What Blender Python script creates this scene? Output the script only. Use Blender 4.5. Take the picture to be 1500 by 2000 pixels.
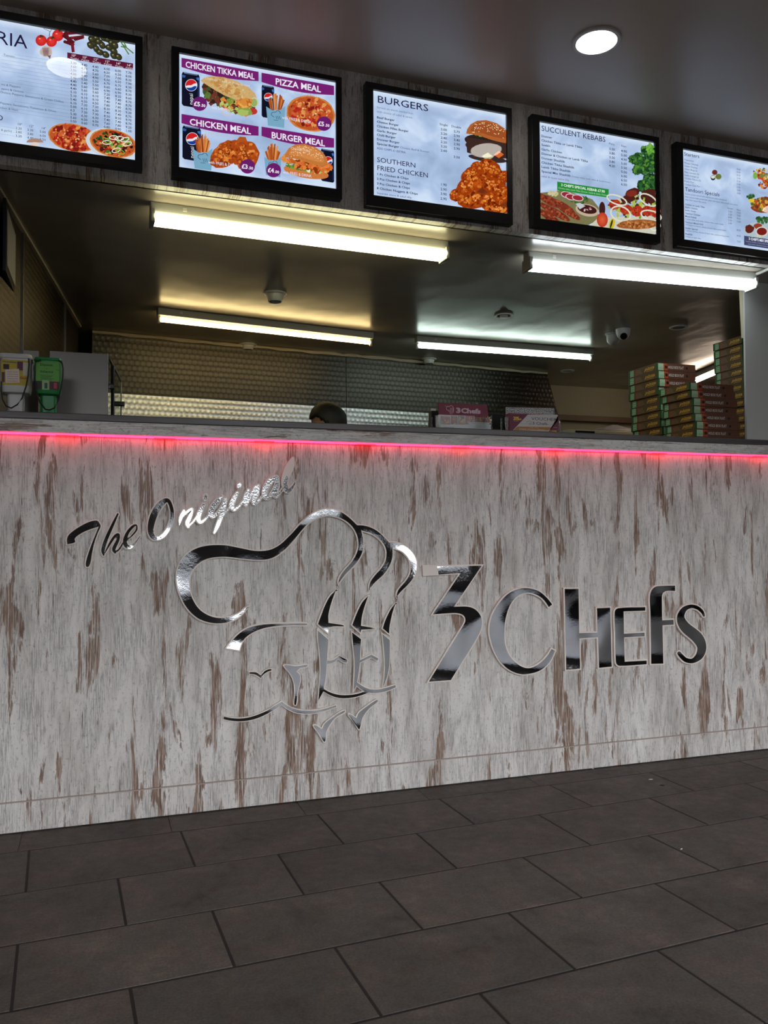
import bpy, bmesh, math, random
from mathutils import Vector, Matrix
random.seed(7)
SC = bpy.context.scene
for o in list(bpy.data.objects): bpy.data.objects.remove(o)
R = math.radians
# ------------------------------------------------------------ camera
FPX = 1606.777; CAM = Vector((0, -2.88058, 0.94848))
YAW, PIT, ROL = R(18.60915), R(1.45883), R(-0.32687)
fw = Vector((math.sin(YAW)*math.cos(PIT), math.cos(YAW)*math.cos(PIT), math.sin(PIT)))
r0 = Vector((math.cos(YAW), -math.sin(YAW), 0)); u0 = r0.cross(fw)
rt = math.cos(ROL)*r0 + math.sin(ROL)*u0; up = -math.sin(ROL)*r0 + math.cos(ROL)*u0
cd = bpy.data.cameras.new('camera'); cam = bpy.data.objects.new('camera', cd)
SC.collection.objects.link(cam); SC.camera = cam
cd.sensor_width = 36; cd.sensor_fit = 'AUTO'; cd.lens = FPX*36/2000; cd.clip_start = .02
cam.matrix_world = Matrix(((rt.x, up.x, -fw.x, CAM.x), (rt.y, up.y, -fw.y, CAM.y), (rt.z, up.z, -fw.z, CAM.z), (0, 0, 0, 1)))
# ------------------------------------------------------------ light & exposure
SC.view_settings.view_transform = 'Standard'; SC.view_settings.look = 'None'
SC.view_settings.gamma = 1; SC.view_settings.use_curve_mapping = False
SC.view_settings.exposure = 0.0
SKY = 10.5; TUBE = .75; DOWN = 1.35; LED = 1.0
w = bpy.data.worlds.new('daylight'); SC.world = w; w.use_nodes = True
wn, wl = w.node_tree.nodes, w.node_tree.links; wn.clear()
tc = wn.new('ShaderNodeTexCoord'); sx = wn.new('ShaderNodeSeparateXYZ'); cr = wn.new('ShaderNodeValToRGB')
bg = wn.new('ShaderNodeBackground'); ow = wn.new('ShaderNodeOutputWorld')
mr = wn.new('ShaderNodeMapRange'); mr.inputs[1].default_value = -1; mr.inputs[2].default_value = 1
wl.new(tc.outputs['Generated'], sx.inputs[0]); wl.new(sx.outputs['Z'], mr.inputs[0]); wl.new(mr.outputs[0], cr.inputs[0])
e = cr.color_ramp.elements
e[0].position = .47; e[0].color = (.03, .03, .032, 1); e[1].position = .60; e[1].color = (.95, .96, 1, 1)
e3 = cr.color_ramp.elements.new(.53); e3.color = (.04, .042, .045, 1); e2 = cr.color_ramp.elements.new(1.0); e2.color = (.60, .72, .92, 1)
wl.new(cr.outputs[0], bg.inputs[0]); bg.inputs[1].default_value = SKY; wl.new(bg.outputs[0], ow.inputs[0])

# ------------------------------------------------------------ geometry of the place
YF, PHI = .15, R(0.86754)          # menu fascia plane
ZK, ZC = 2.205, 2.753              # kitchen ceiling, shop ceiling
ZT = 1.3425                        # counter top
def ray(q): return fw + rt*((q[0]-750)/FPX) - up*((q[1]-1000)/FPX)
def onY(q, y):
    d = ray(q); return CAM + d*((y-CAM.y)/d.y)
def onZ(q, z):
    d = ray(q); return CAM + d*((z-CAM.z)/d.z)
def onX(q, x):
    d = ray(q); return CAM + d*((x-CAM.x)/d.x)
def onP(q, org, ang, off=0):       # vertical plane through org, turned by ang; returns (u, z) in its frame
    n = Vector((-math.sin(ang), math.cos(ang), 0)); o = Vector(org) + n*off
    d = ray(q); p = CAM + d*((o-CAM).dot(n)/d.dot(n))
    t = Vector((math.cos(ang), math.sin(ang), 0)); return (p-Vector(org)).dot(t), p.z
def FA(q, off=0): return onP(q, (0, YF, 0), PHI, off)

# ------------------------------------------------------------ helpers
def link(o, parent=None):
    SC.collection.objects.link(o)
    if parent: o.parent = parent
    return o
def mesh(name, V, Fc, mat, parent=None, mats=None, mi=None, smooth=False, cols=None):
    me = bpy.data.meshes.new(name); me.from_pydata([tuple(v) for v in V], [], Fc); me.update()
    if mats:
        for m in mats: me.materials.append(m)
        if mi: me.polygons.foreach_set('material_index', mi)
    else: me.materials.append(mat)
    if smooth: me.polygons.foreach_set('use_smooth', [True]*len(Fc))
    if cols:
        a = me.color_attributes.new('Col', 'FLOAT_COLOR', 'POINT')
        a.data.foreach_set('color', [c for v in cols for c in v])
    return link(bpy.data.objects.new(name, me), parent)
def tag(o, label=None, cat=None, group=None, kind=None):
    if label: o['label'] = label
    if cat: o['category'] = cat
    if group: o['group'] = group
    if kind: o['kind'] = kind
    return o
def thing(name, label, cat, loc=(0, 0, 0), rz=0, group=None):
    o = link(bpy.data.objects.new(name, None)); o.location = loc; o.rotation_euler = (0, 0, rz); o.empty_display_size = .05
    return tag(o, label, cat, group)
class MB:
    def __init__(s): s.V = []; s.F = []; s.M = []
    def add(s, V, F, m=0):
        n = len(s.V); s.V += [Vector(v) for v in V]; s.F += [tuple(i+n for i in f) for f in F]; s.M += [m]*len(F); return s
    def box(s, a, b, m=0, bev=0):
        x0, y0, z0 = a; x1, y1, z1 = b
        if bev:
            bm = bmesh.new(); bmesh.ops.create_cube(bm, size=1)
            for v in bm.verts: v.co = Vector(((x0+x1)/2+v.co.x*(x1-x0), (y0+y1)/2+v.co.y*(y1-y0), (z0+z1)/2+v.co.z*(z1-z0)))
            bmesh.ops.bevel(bm, geom=list(bm.edges), offset=bev, segments=2, profile=.6, affect='EDGES')
            bm.verts.index_update()
            s.add([v.co.copy() for v in bm.verts], [[v.index for v in f.verts] for f in bm.faces], m); bm.free(); return s
        return s.add([(x0,y0,z0),(x1,y0,z0),(x1,y1,z0),(x0,y1,z0),(x0,y0,z1),(x1,y0,z1),(x1,y1,z1),(x0,y1,z1)],
                     [(0,3,2,1),(4,5,6,7),(0,1,5,4),(1,2,6,5),(2,3,7,6),(3,0,4,7)], m)
    def lathe(s, prof, c=(0,0,0), n=24, m=0, ax='z', sx=1, sy=1):
        V = []; F = []
        for r, z in prof:
            for i in range(n):
                a = 2*math.pi*i/n; x, y = r*math.cos(a)*sx, r*math.sin(a)*sy
                V.append({'z': (c[0]+x, c[1]+y, c[2]+z), 'x': (c[0]+z, c[1]+x, c[2]+y), 'y': (c[0]+x, c[1]+z, c[2]+y)}[ax])
        for k in range(len(prof)-1):
            for i in range(n):
                j = (i+1) % n; F.append((k*n+i, k*n+j, (k+1)*n+j, (k+1)*n+i))
        F.append(tuple(range(n))[::-1]); F.append(tuple((len(prof)-1)*n+i for i in range(n)))
        return s.add(V, F, m)
    def tube(s, P, r, n=10, m=0):
        P = [Vector(p) for p in P]; V = []; F = []
        for i, p in enumerate(P):
            t = (P[min(i+1, len(P)-1)]-P[max(i-1, 0)]).normalized()
            a = Vector((0, 0, 1)) if abs(t.z) < .9 else Vector((1, 0, 0)); b = t.cross(a).normalized(); c = t.cross(b)
            rr = r[i] if isinstance(r, (list, tuple)) else r
            V += [p+b*rr*math.cos(2*math.pi*k/n)+c*rr*math.sin(2*math.pi*k/n) for k in range(n)]
        for i in range(len(P)-1):
            for k in range(n): F.append((i*n+k, i*n+(k+1) % n, (i+1)*n+(k+1) % n, (i+1)*n+k))
        F.append(tuple(range(n))[::-1]); F.append(tuple((len(P)-1)*n+k for k in range(n)))
        return s.add(V, F, m)
    def build(s, name, mat, parent=None, smooth=False):
        ms = mat if isinstance(mat, list) else None
        o = mesh(name, s.V, s.F, mat if not ms else None, parent, ms, s.M if ms else None, smooth)
        bm = bmesh.new(); bm.from_mesh(o.data); bmesh.ops.recalc_face_normals(bm, faces=bm.faces); bm.to_mesh(o.data); bm.free()
        return o
def smooth_by_angle(o, deg=35):
    o.data.polygons.foreach_set('use_smooth', [True]*len(o.data.polygons))
    o.data.update()
    bm = bmesh.new(); bm.from_mesh(o.data)
    for ed in bm.edges:
        if len(ed.link_faces) == 2 and ed.calc_face_angle(0) > R(deg): ed.smooth = False
    bm.to_mesh(o.data); bm.free()
    return o
def lin(c):
    return tuple((x/255/12.92 if x/255 <= .04045 else ((x/255+.055)/1.055)**2.4) for x in c)

# ------------------------------------------------------------ materials
def mat(name, col=(.5,.5,.5), rough=.5, metal=0, spec=.5, emit=None, es=1, coat=0):
    m = bpy.data.materials.new(name); m.use_nodes = True; b = m.node_tree.nodes['Principled BSDF']
    b.inputs['Base Color'].default_value = (*col, 1); b.inputs['Roughness'].default_value = rough
    b.inputs['Metallic'].default_value = metal; b.inputs['Specular IOR Level'].default_value = spec
    b.inputs['Coat Weight'].default_value = coat
    if emit: b.inputs['Emission Color'].default_value = (*emit, 1); b.inputs['Emission Strength'].default_value = es
    return m
class NT:
    def __init__(s, m): s.m = m; s.t = m.node_tree; s.N = s.t.nodes; s.L = s.t.links; s.b = s.N['Principled BSDF']
    def n(s, ty, **k):
        x = s.N.new('ShaderNode'+ty)
        for a, v in k.items():
            if a.startswith('i_'): x.inputs[a[2:].replace('_', ' ')].default_value = v
            else: setattr(x, a, v)
        return x
    def l(s, a, b): s.L.new(a, b)
    def coord(s, scale=(1,1,1), rot=(0,0,0), src='Object'):
        t = s.n('TexCoord'); mp = s.n('Mapping'); s.l(t.outputs[src], mp.inputs[0])
        mp.inputs['Scale'].default_value = scale; mp.inputs['Rotation'].default_value = rot; return mp.outputs[0]
    def noise(s, vec, scale=1, detail=4, rough=.6, dist=0):
        x = s.n('TexNoise'); s.l(vec, x.inputs['Vector']); x.inputs['Scale'].default_value = scale
        x.inputs['Detail'].default_value = detail; x.inputs['Roughness'].default_value = rough; x.inputs['Distortion'].default_value = dist
        return x.outputs[0]
    def ramp(s, fac, stops, interp='LINEAR'):
        x = s.n('ValToRGB'); x.color_ramp.interpolation = interp; el = x.color_ramp.elements
        while len(el) < len(stops): el.new(.5)
        for q, (p, c) in zip(el, stops): q.position = p; q.color = (*c, 1) if len(c) == 3 else c
        s.l(fac, x.inputs[0]); return x.outputs[0]
    def mix(s, a, b, fac, mode='MIX'):
        x = s.n('Mix', data_type='RGBA', blend_type=mode)
        for v, i in ((fac, 0), (a, 6), (b, 7)):
            if hasattr(v, 'is_output'): s.l(v, x.inputs[i])
            else: x.inputs[i].default_value = v if i == 0 else (*v, 1)
        return x.outputs[2]
    def math(s, op, a, b=0):
        x = s.n('Math', operation=op)
        for v, i in ((a, 0), (b, 1)):
            if hasattr(v, 'is_output'): s.l(v, x.inputs[i])
            else: x.inputs[i].default_value = v
        return x.outputs[0]
    def bump(s, h, strength=.3, dist=.01):
        x = s.n('Bump'); x.inputs['Strength'].default_value = strength; x.inputs['Distance'].default_value = dist
        s.l(h, x.inputs['Height']); s.l(x.outputs[0], s.b.inputs['Normal'])
def g3(v): return (v, v, v)
def weathered(name, horiz=False, seed=0):
    m = mat(name, rough=.42); t = NT(m)
    def C(x, z):
        sc = (z, 1, x) if horiz else (x, 1, z)
        v = t.coord(sc); a = t.n('VectorMath', operation='ADD'); t.l(v, a.inputs[0]); a.inputs[1].default_value = (seed*3.7, seed*1.3, seed*2.1); return a.outputs[0]
    base = t.ramp(t.noise(C(9, 2.2), 1, 5, .65), [(.30, (.50,.47,.43)), (.5, (.72,.685,.64)), (.72, (.84,.81,.77))])
    fine = t.noise(C(330, 14), 1, 3, .7)                # fine grain lines
    grit = t.noise(C(120, 70), 1, 4, .75)               # cracked paint
    gray = t.ramp(t.noise(C(24, 4.5), 1, 6, .7, .6), [(.44, g3(0)), (.56, g3(1))])
    gl = t.ramp(fine, [(.43, g3(1)), (.56, g3(0))])
    gg = t.math('MULTIPLY', t.math('MULTIPLY', gray, gl), .62)
    c1 = t.mix(base, (.19,.175,.165), gg)
    gp = t.ramp(grit, [(.56, g3(0)), (.66, g3(.65))])
    c2 = t.mix(c1, (.22,.20,.19), gp)
    big = t.noise(C(19, 2.6), 1, 7, .66, .5)
    reg = t.noise(C(5, 1.6), 1.0, 2, .5)                # where the brown gathers
    bs = t.math('ADD', big, t.math('MULTIPLY', reg, .35))
    br = t.ramp(bs, [(.735, g3(0)), (.755, g3(.8)), (.78, g3(1))])
    fl = t.ramp(t.noise(C(230, 9), 1, 3, .65), [(.38, g3(.05)), (.50, g3(1))])
    bf = t.math('MULTIPLY', br, fl)
    brc = t.ramp(t.noise(C(40, 9), 1, 4, .6), [(.3, (.12,.066,.040)), (.5, (.235,.142,.092)), (.7, (.38,.27,.20))])
    c3 = t.mix(c2, brc, bf)
    nar = t.ramp(t.noise(C(75, 5), 1, 4, .6), [(.66, g3(0)), (.69, g3(1))])
    c4 = t.mix(c3, (.12,.085,.07), t.math('MULTIPLY', nar, fl))
    t.l(c4, t.b.inputs['Base Color'])
    t.bump(t.math('SUBTRACT', t.math('MULTIPLY', fine, .5), t.math('ADD', bf, t.math('MULTIPLY', gg, .5))), .25, .002)
    return m
M = {}
M['wood'] = weathered('weathered_laminate'); M['wood2'] = weathered('weathered_laminate_upper', seed=3)
M['woodh'] = weathered('weathered_edge_band', True, 1)
m = M['top'] = mat('dark_worktop', rough=.35); t = NT(m)
t.l(t.ramp(t.noise(t.coord((3, 60, 60)), 1, 5, .6), [(.3, (.045,.038,.038)), (.7, (.095,.08,.08))]), t.b.inputs['Base Color'])
m = M['tile'] = mat('slate_tile', rough=.5, spec=.3); t = NT(m)
oi = t.n('ObjectInfo'); ad = t.n('VectorMath', operation='ADD'); t.l(t.coord(src='Object'), ad.inputs[0])
cx = t.n('CombineXYZ'); t.l(t.math('MULTIPLY', oi.outputs['Random'], 37.), cx.inputs[0]); t.l(t.math('MULTIPLY', oi.outputs['Random'], 91.), cx.inputs[1])
t.l(cx.outputs[0], ad.inputs[1]); v = ad.outputs[0]
a = t.ramp(t.noise(v, 5, 8, .62, .4), [(.30, (.038,.032,.029)), (.46, (.085,.070,.060)), (.58, (.120,.093,.079)), (.74, (.185,.148,.125))])
b = t.ramp(t.noise(v, 9, 6, .7, 1.0), [(.42, g3(1)), (.62, g3(0))])
c = t.mix(a, (.080,.080,.072), t.math('MULTIPLY', b, .75))
d = t.ramp(t.noise(v, 160, 3, .7), [(.3, g3(.72)), (.7, g3(1.3))])
tint = t.math('ADD', t.math('MULTIPLY', oi.outputs['Random'], .18), .91)
cm = t.n('CombineXYZ'); [t.l(tint, cm.inputs[i]) for i in range(3)]
t.l(t.mix(t.mix(c, d, 1., 'MULTIPLY'), cm.outputs[0], 1., 'MULTIPLY'), t.b.inputs['Base Color'])
t.l(t.ramp(t.noise(v, 30, 4, .6), [(.3, g3(.50)), (.7, g3(.70))]), t.b.inputs['Roughness']); t.bump(t.noise(v, 60, 6, .7), .12, .003)
M['grout'] = mat('dark_grout', (.014,.011,.010), .8)
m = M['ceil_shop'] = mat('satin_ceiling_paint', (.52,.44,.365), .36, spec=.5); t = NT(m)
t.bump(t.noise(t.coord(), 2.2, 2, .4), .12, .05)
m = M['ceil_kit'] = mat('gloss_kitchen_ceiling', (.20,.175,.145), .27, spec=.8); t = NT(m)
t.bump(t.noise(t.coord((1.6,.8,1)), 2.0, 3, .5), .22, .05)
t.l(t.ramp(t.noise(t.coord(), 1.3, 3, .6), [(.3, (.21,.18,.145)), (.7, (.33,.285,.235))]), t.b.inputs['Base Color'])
m = M['mirror'] = mat('mirror_steel', (.80,.81,.83), .06, 1); t = NT(m)
h = t.math('ADD', t.noise(t.coord((1,1,1)), 2.6, 1.5, .5), t.math('MULTIPLY', t.noise(t.coord(), 110, 3, .6), .003)); t.bump(h, 1.0, .06)
m = M['foil'] = mat('crinkled_foil', (.86,.87,.88), .12, 1); t = NT(m)
t.bump(t.math('ADD', t.noise(t.coord(), 2.6, 1.5, .5), t.math('MULTIPLY', t.noise(t.coord(), 150, 3, .6), .012)), 1.0, .06)
M['acrylic'] = mat('cream_acrylic', (.86,.77,.69), .35)
def turned(name, pitch, rot=0, tint=(.50,.49,.47), rough=.3, st=.5):
    m = mat(name, tint, rough, 1); t = NT(m)
    v = t.coord((1/pitch, 1/pitch, 1/pitch), (0, 0, 0))
    sp = t.n('SeparateXYZ'); t.l(v, sp.inputs[0])
    row = t.math('FLOOR', sp.outputs['Z'])
    xs = t.math('ADD', sp.outputs['X'], t.math('MULTIPLY', row, .5))
    fx = t.math('SUBTRACT', t.math('FRACT', xs), .5); fz = t.math('SUBTRACT', t.math('FRACT', sp.outputs['Z']), .5)
    dd = t.math('SQRT', t.math('ADD', t.math('MULTIPLY', fx, fx), t.math('MULTIPLY', fz, fz)))
    sw = t.math('ADD', t.math('MULTIPLY', t.math('SINE', t.math('MULTIPLY', dd, 40.)), .06), t.math('MULTIPLY', dd, 1.))
    t.bump(sw, st, pitch*.25)
    t.l(t.ramp(dd, [(.0, tuple(x*1.15 for x in tint)), (.35, tint), (.5, tuple(x*.75 for x in tint)), (.62, tuple(x*.55 for x in tint))]), t.b.inputs['Base Color'])
    return m
M['turned'] = turned('engine_turned_steel_dim_reflection', .034, tint=(.085,.078,.068), rough=.34, st=.3)  # dark tint stands for the dim ceiling mirrored in the upper sheets
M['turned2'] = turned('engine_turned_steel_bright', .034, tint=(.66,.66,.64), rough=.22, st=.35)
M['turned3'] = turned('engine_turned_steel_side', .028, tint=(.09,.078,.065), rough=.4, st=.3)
for k, (c, r, mt) in dict(black=((.006,.006,.007), .32, 0), recess_shade=((.01,.01,.01), .8, 0), white=((.62,.60,.56), .45, 0), metalwhite=((.42,.42,.38), .4, 0),
      cream=((.40,.36,.24), .6, 0), sealant=((.55,.48,.36), .6, 0), greywall=((.56,.56,.54), .55, 0), steel=((.36,.36,.36), .33, 1), steelpanel=((.14,.13,.125), .33, 1),
      plaster=((.45,.42,.38), .7, 0), edgegrey=((.16,.16,.16), .3, 0), darkwall=((.045,.042,.045), .6, 0), skin=((.42,.23,.15), .5, 0), hair=((.008,.007,.006), .6, 0), shirt=((.02,.02,.025), .8, 0), trouser=((.03,.03,.04), .8, 0),
      green=((.01,.24,.055), .35, 0), whiteplastic=((.62,.62,.60), .35, 0), maroon=((.20,.012,.05), .5, 0), paper=((.62,.60,.58), .6, 0), cardboard=((.12,.052,.026), .65, 0),
      brownshelf=((.15,.08,.035), .5, 0), outdoor=((.12,.12,.12), .9, 0), lens=((.004,.004,.005), .1, 0), freezer=((.55,.50,.34), .4, 0), orange=((.5,.22,.03), .6, 0)).items():
    M[k] = mat(k+'_material', c, r, mt)
def emis(name, col, s): return mat(name, (.02,.02,.02), .5, emit=col, es=s)
m = M['print'] = bpy.data.materials.new('printed_colour'); m.use_nodes = True; t = NT(m)
at = t.n('Attribute', attribute_name='Col'); t.l(at.outputs[0], t.b.inputs['Base Color']); t.b.inputs['Roughness'].default_value = .5
m = M['backlit'] = bpy.data.materials.new('backlit_film'); m.use_nodes = True; t = NT(m)
at = t.n('Attribute', attribute_name='Col'); t.b.inputs['Base Color'].default_value = (.01,.01,.01,1); t.b.inputs['Specular IOR Level'].default_value = 0
nz = t.ramp(t.noise(t.coord(), 130, 5, .75), [(.3, g3(.55)), (.7, g3(1.5))])
t.l(t.mix(at.outputs[0], nz, at.outputs['Alpha'], 'MULTIPLY'), t.b.inputs['Emission Color']); t.b.inputs['Emission Strength'].default_value = 1.0
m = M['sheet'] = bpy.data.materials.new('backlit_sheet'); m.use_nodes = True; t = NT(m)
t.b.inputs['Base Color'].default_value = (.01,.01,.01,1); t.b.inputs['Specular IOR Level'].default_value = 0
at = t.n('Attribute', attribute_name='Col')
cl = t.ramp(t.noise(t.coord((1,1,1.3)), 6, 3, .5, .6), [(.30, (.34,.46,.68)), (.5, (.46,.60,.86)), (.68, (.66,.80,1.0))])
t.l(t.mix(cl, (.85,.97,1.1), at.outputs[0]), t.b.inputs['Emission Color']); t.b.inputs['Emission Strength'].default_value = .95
m = M['pane'] = bpy.data.materials.new('clear_cover_pane'); m.use_nodes = True; t = NT(m); t.N.remove(t.b)
gl = t.n('BsdfGlossy'); gl.inputs['Roughness'].default_value = .02; tr = t.n('BsdfTransparent'); fr = t.n('Fresnel'); fr.inputs[0].default_value = 1.5
mx = t.n('MixShader'); ge = t.n('NewGeometry'); t.l(t.math('MULTIPLY', fr.outputs[0], t.math('SUBTRACT', 1., ge.outputs['Backfacing'])), mx.inputs[0]); t.l(tr.outputs[0], mx.inputs[1]); t.l(gl.outputs[0], mx.inputs[2]); t.l(mx.outputs[0], t.N['Material Output'].inputs[0])
m = M['acrylclear'] = bpy.data.materials.new('clear_acrylic'); m.use_nodes = True; t = NT(m); t.N.remove(t.b)
gl = t.n('BsdfGlossy'); gl.inputs['Roughness'].default_value = .06; tr = t.n('BsdfTransparent'); tr.inputs[0].default_value = (.86,.88,.88,1)
mx = t.n('MixShader'); mx.inputs[0].default_value = .010; t.l(tr.outputs[0], mx.inputs[1]); t.l(gl.outputs[0], mx.inputs[2]); t.l(mx.outputs[0], t.N['Material Output'].inputs[0])

# ------------------------------------------------------------ flat shapes
_tx = {}
def text_mesh(s, bold=0, shear=0):
    k = (s, bold, shear)
    if k in _tx: return _tx[k]
    c = bpy.data.curves.new('t', 'FONT'); c.body = s; c.resolution_u = 2; c.offset = bold; c.shear = shear
    o = bpy.data.objects.new('t', c); SC.collection.objects.link(o)
    dg = bpy.context.evaluated_depsgraph_get(); dg.update()
    me = bpy.data.meshes.new_from_object(o.evaluated_get(dg))
    V = [(v.co.x, v.co.y) for v in me.vertices]; F = [tuple(p.vertices) for p in me.polygons]
    bpy.data.objects.remove(o); bpy.data.curves.remove(c); bpy.data.meshes.remove(me)
    _tx[k] = (V, F); return _tx[k]
CAP = .70
def rotp(p, c, a): 
    x, y = p[0]-c[0], p[1]-c[1]; return (c[0]+x*math.cos(a)-y*math.sin(a), c[1]+x*math.sin(a)+y*math.cos(a))
class Print:
    """flat coloured print; draws in (u, z) of a plane, one hair-thin layer above the other"""
    def __init__(s, conv, step=1.5e-5, y0=-.0005): s.c = conv; s.V = []; s.F = []; s.C = []; s.y = y0; s.st = step
    def _add(s, pts, faces, col, grain=0):
        n = len(s.V); s.y -= s.st
        s.V += [(p[0], s.y, p[1]) for p in pts]; s.F += [tuple(i+n for i in f) for f in faces]
        if isinstance(col, list): s.C += [(*lin(c), grain) for c in col]
        else: s.C += [(*lin(col), grain)]*len(pts)
    def poly(s, px, col, grain=0, conv=True):
        P = [s.c(p) for p in px] if conv else px
        if len(P) > 4:                           # fan from centre keeps gentle shapes cheap
            bm = bmesh.new(); vs = [bm.verts.new((p[0], 0, p[1])) for p in P]; bm.verts.index_update()
            try:
                f = bm.faces.new(vs); f.normal_update(); r = bmesh.ops.triangulate(bm, faces=[f], ngon_method='EAR_CLIP'); F = [[v.index for v in q.verts] for q in bm.faces]
            except Exception: F = []
            bm.free(); s._add(P, F, col, grain)
        else: s._add(P, [tuple(range(len(P)))], col, grain)
    def blob(s, cx, cy, rx, ry, col, rot=0, jit=0, n=16, grain=0, col2=None, a0=0, a1=360):
        pts = []
        for i in range(n if a1-a0 == 360 else n+1):
            a = R(a0+(a1-a0)*i/n); k = 1+random.uniform(-jit, jit)
            pts.append(rotp((cx+rx*k*math.cos(a), cy+ry*k*math.sin(a)), (cx, cy), R(rot)))
        P = [s.c(p) for p in pts]; ctr = s.c((cx, cy)) 
        if a1-a0 != 360: ctr = (sum(p[0] for p in P)/len(P), sum(p[1] for p in P)/len(P))
        N = len(P); F = [(0, i+1, (i+1) % N+1) for i in range(N)]
        s._add([ctr]+P, F, [col2 or col]+[col]*N, grain)
    def ring(s, cx, cy, rx, ry, wd, col, rot=0, n=18):
        A = [rotp((cx+rx*math.cos(2*math.pi*i/n), cy+ry*math.sin(2*math.pi*i/n)), (cx, cy), R(rot)) for i in range(n)]
        B = [rotp((cx+(rx-wd)*math.cos(2*math.pi*i/n), cy+(ry-wd)*math.sin(2*math.pi*i/n)), (cx, cy), R(rot)) for i in range(n)]
        s._add([s.c(p) for p in A+B], [(i, (i+1) % n, n+(i+1) % n, n+i) for i in range(n)], col)
    def line(s, a, b, wd, col, grain=0):
        dx, dy = b[0]-a[0], b[1]-a[1]; L = math.hypot(dx, dy) or 1; nx, ny = -dy/L*wd/2, dx/L*wd/2
        s.poly([(a[0]+nx, a[1]+ny), (b[0]+nx, b[1]+ny), (b[0]-nx, b[1]-ny), (a[0]-nx, a[1]-ny)], col, grain)
    def scatter(s, cx, cy, rx, ry, n, r0, r1, cols, rot=0, grain=0, jit=.35, asp=1):
        for _ in range(n):
            a = random.uniform(0, 2*math.pi); q = math.sqrt(random.random())
            p = rotp((cx+rx*q*math.cos(a), cy+ry*q*math.sin(a)), (cx, cy), R(rot)); r = random.uniform(r0, r1)
            s.blob(p[0], p[1], r, r*random.uniform(.5, 1)*asp, random.choice(cols), random.uniform(0, 180), jit, 9, grain)
    def text(s, body, q0, h, col, x1=None, bold=0, right=False, shear=0, vert=False, center=False):
        """baseline-left pixel q0, cap height h px, optional right pixel x1 to fit the width"""
        V, F = text_mesh(body, bold, shear)
        if not V: return
        a = s.c(q0); b = s.c((q0[0], q0[1]-h)); H = abs(b[1]-a[1]) if not vert else abs(s.c((q0[0]+h, q0[1]))[0]-a[0])
        k = H/CAP; w0 = max(v[0] for v in V); kx = k
        if x1 is not None: kx = abs(s.c((x1, q0[1]))[0]-a[0])/w0
        off = -w0*kx if right else (-w0*kx/2 if center else 0)
        if vert: P = [(a[0]-v[1]*k, a[1]+v[0]*kx) for v in V]
        else: P = [(a[0]+off+v[0]*kx, a[1]+v[1]*k) for v in V]
        s._add(P, F, col)
    def build(s, name, mat, parent): return mesh(name, s.V, s.F, mat, parent, cols=s.C)

# ============================================================ SETTING
# floor: grout bed and one object for each tile
fl = MB().box((-2.4, -5.2, -.03), (6.2, 4.2, -.0014)).build('floor', M['grout']); tag(fl, 'dark floor of large brown-grey slate tiles', kind='structure')
TA = R(2.6188)
rows = {1: [(57,1660),(353,1623),(620,1590),(858,1560),(1073,1533),(1267,1508),(1443,1487)], 2: [(230,1714),(544,1670),(814,1628),(1053,1592),(1266,1558),(1457,1531)],
        3: [(35,1842),(415,1780),(742,1724),(1022,1675),(1266,1632),(1481,1593)], 4: [(254,1928),(655,1852),(993,1783),(1280,1726)], 5: [(937,1940),(1285,1857)]}
bots = {1: [(50,1742),(381,1691),(672,1648),(925,1608),(1154,1573),(1355,1544)], 2: [(246,1805),(594,1747),(892,1695),(1155,1651),(1382,1610)],
        3: [(22,1973),(458,1888),(826,1815),(1137,1753),(1402,1698)], 4: [None,(745,1984),(1124,1893),(1438,1816)], 5: [None,(1485,1990)]}
def fitline(P):
    n = len(P); mx = sum(p.x for p in P)/n; my = sum(p.y for p in P)/n
    b = sum((p.x-mx)*(p.y-my) for p in P)/sum((p.x-mx)**2 for p in P); return my-b*mx, b
Lp = {k: [] for k in range(6)}
for r in rows:
    Lp[r-1] += [onZ(q, 0) for q in rows[r]]
    Lp[r] += [onZ(q, 0) for q in bots[r] if q]
Ln = {k: fitline(Lp[k]) for k in range(5)}
tw = .2905/math.cos(TA)
for k in range(5, 18): Ln[k] = (Ln[k-1][0]-tw, math.tan(TA))
Ln[-1] = (Ln[0][0]+tw, Ln[0][1]); 
for k in range(-2, -6, -1): Ln[k] = (Ln[k+1][0]+tw, Ln[0][1])
def row_joints(r):                       # pairs of (x at far edge, x at near edge)
    if r in rows:
        T = [onZ(q, 0).x for q in rows[r]]; Bm = [onZ(q, 0).x if q else None for q in bots[r]]
        Bm += [None]*(len(T)-len(Bm)); off = [b-t for t, b in zip(T, Bm) if b is not None]; mo = sum(off)/len(off)
        J = [(t, b if b is not None else t+mo) for t, b in zip(T, Bm)]
    elif r == 0:
        J = [(onZ(a, 0).x, onZ(b, 0).x) for a, b in (((328,1597),(333,1613)), ((580,1568),(597,1590)), ((815,1538),(828,1553)))]
    else: x = -1.6+.45*((r*.333) % 1)+.022*r; J = [(x, x+.013)]
    while J[0][0] > -2.2: J.insert(0, (J[0][0]-.45, J[0][1]-.45))
    while J[-1][0] < 5.9: J.append((J[-1][0]+.45, J[-1][1]+.45))
    return J
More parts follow.
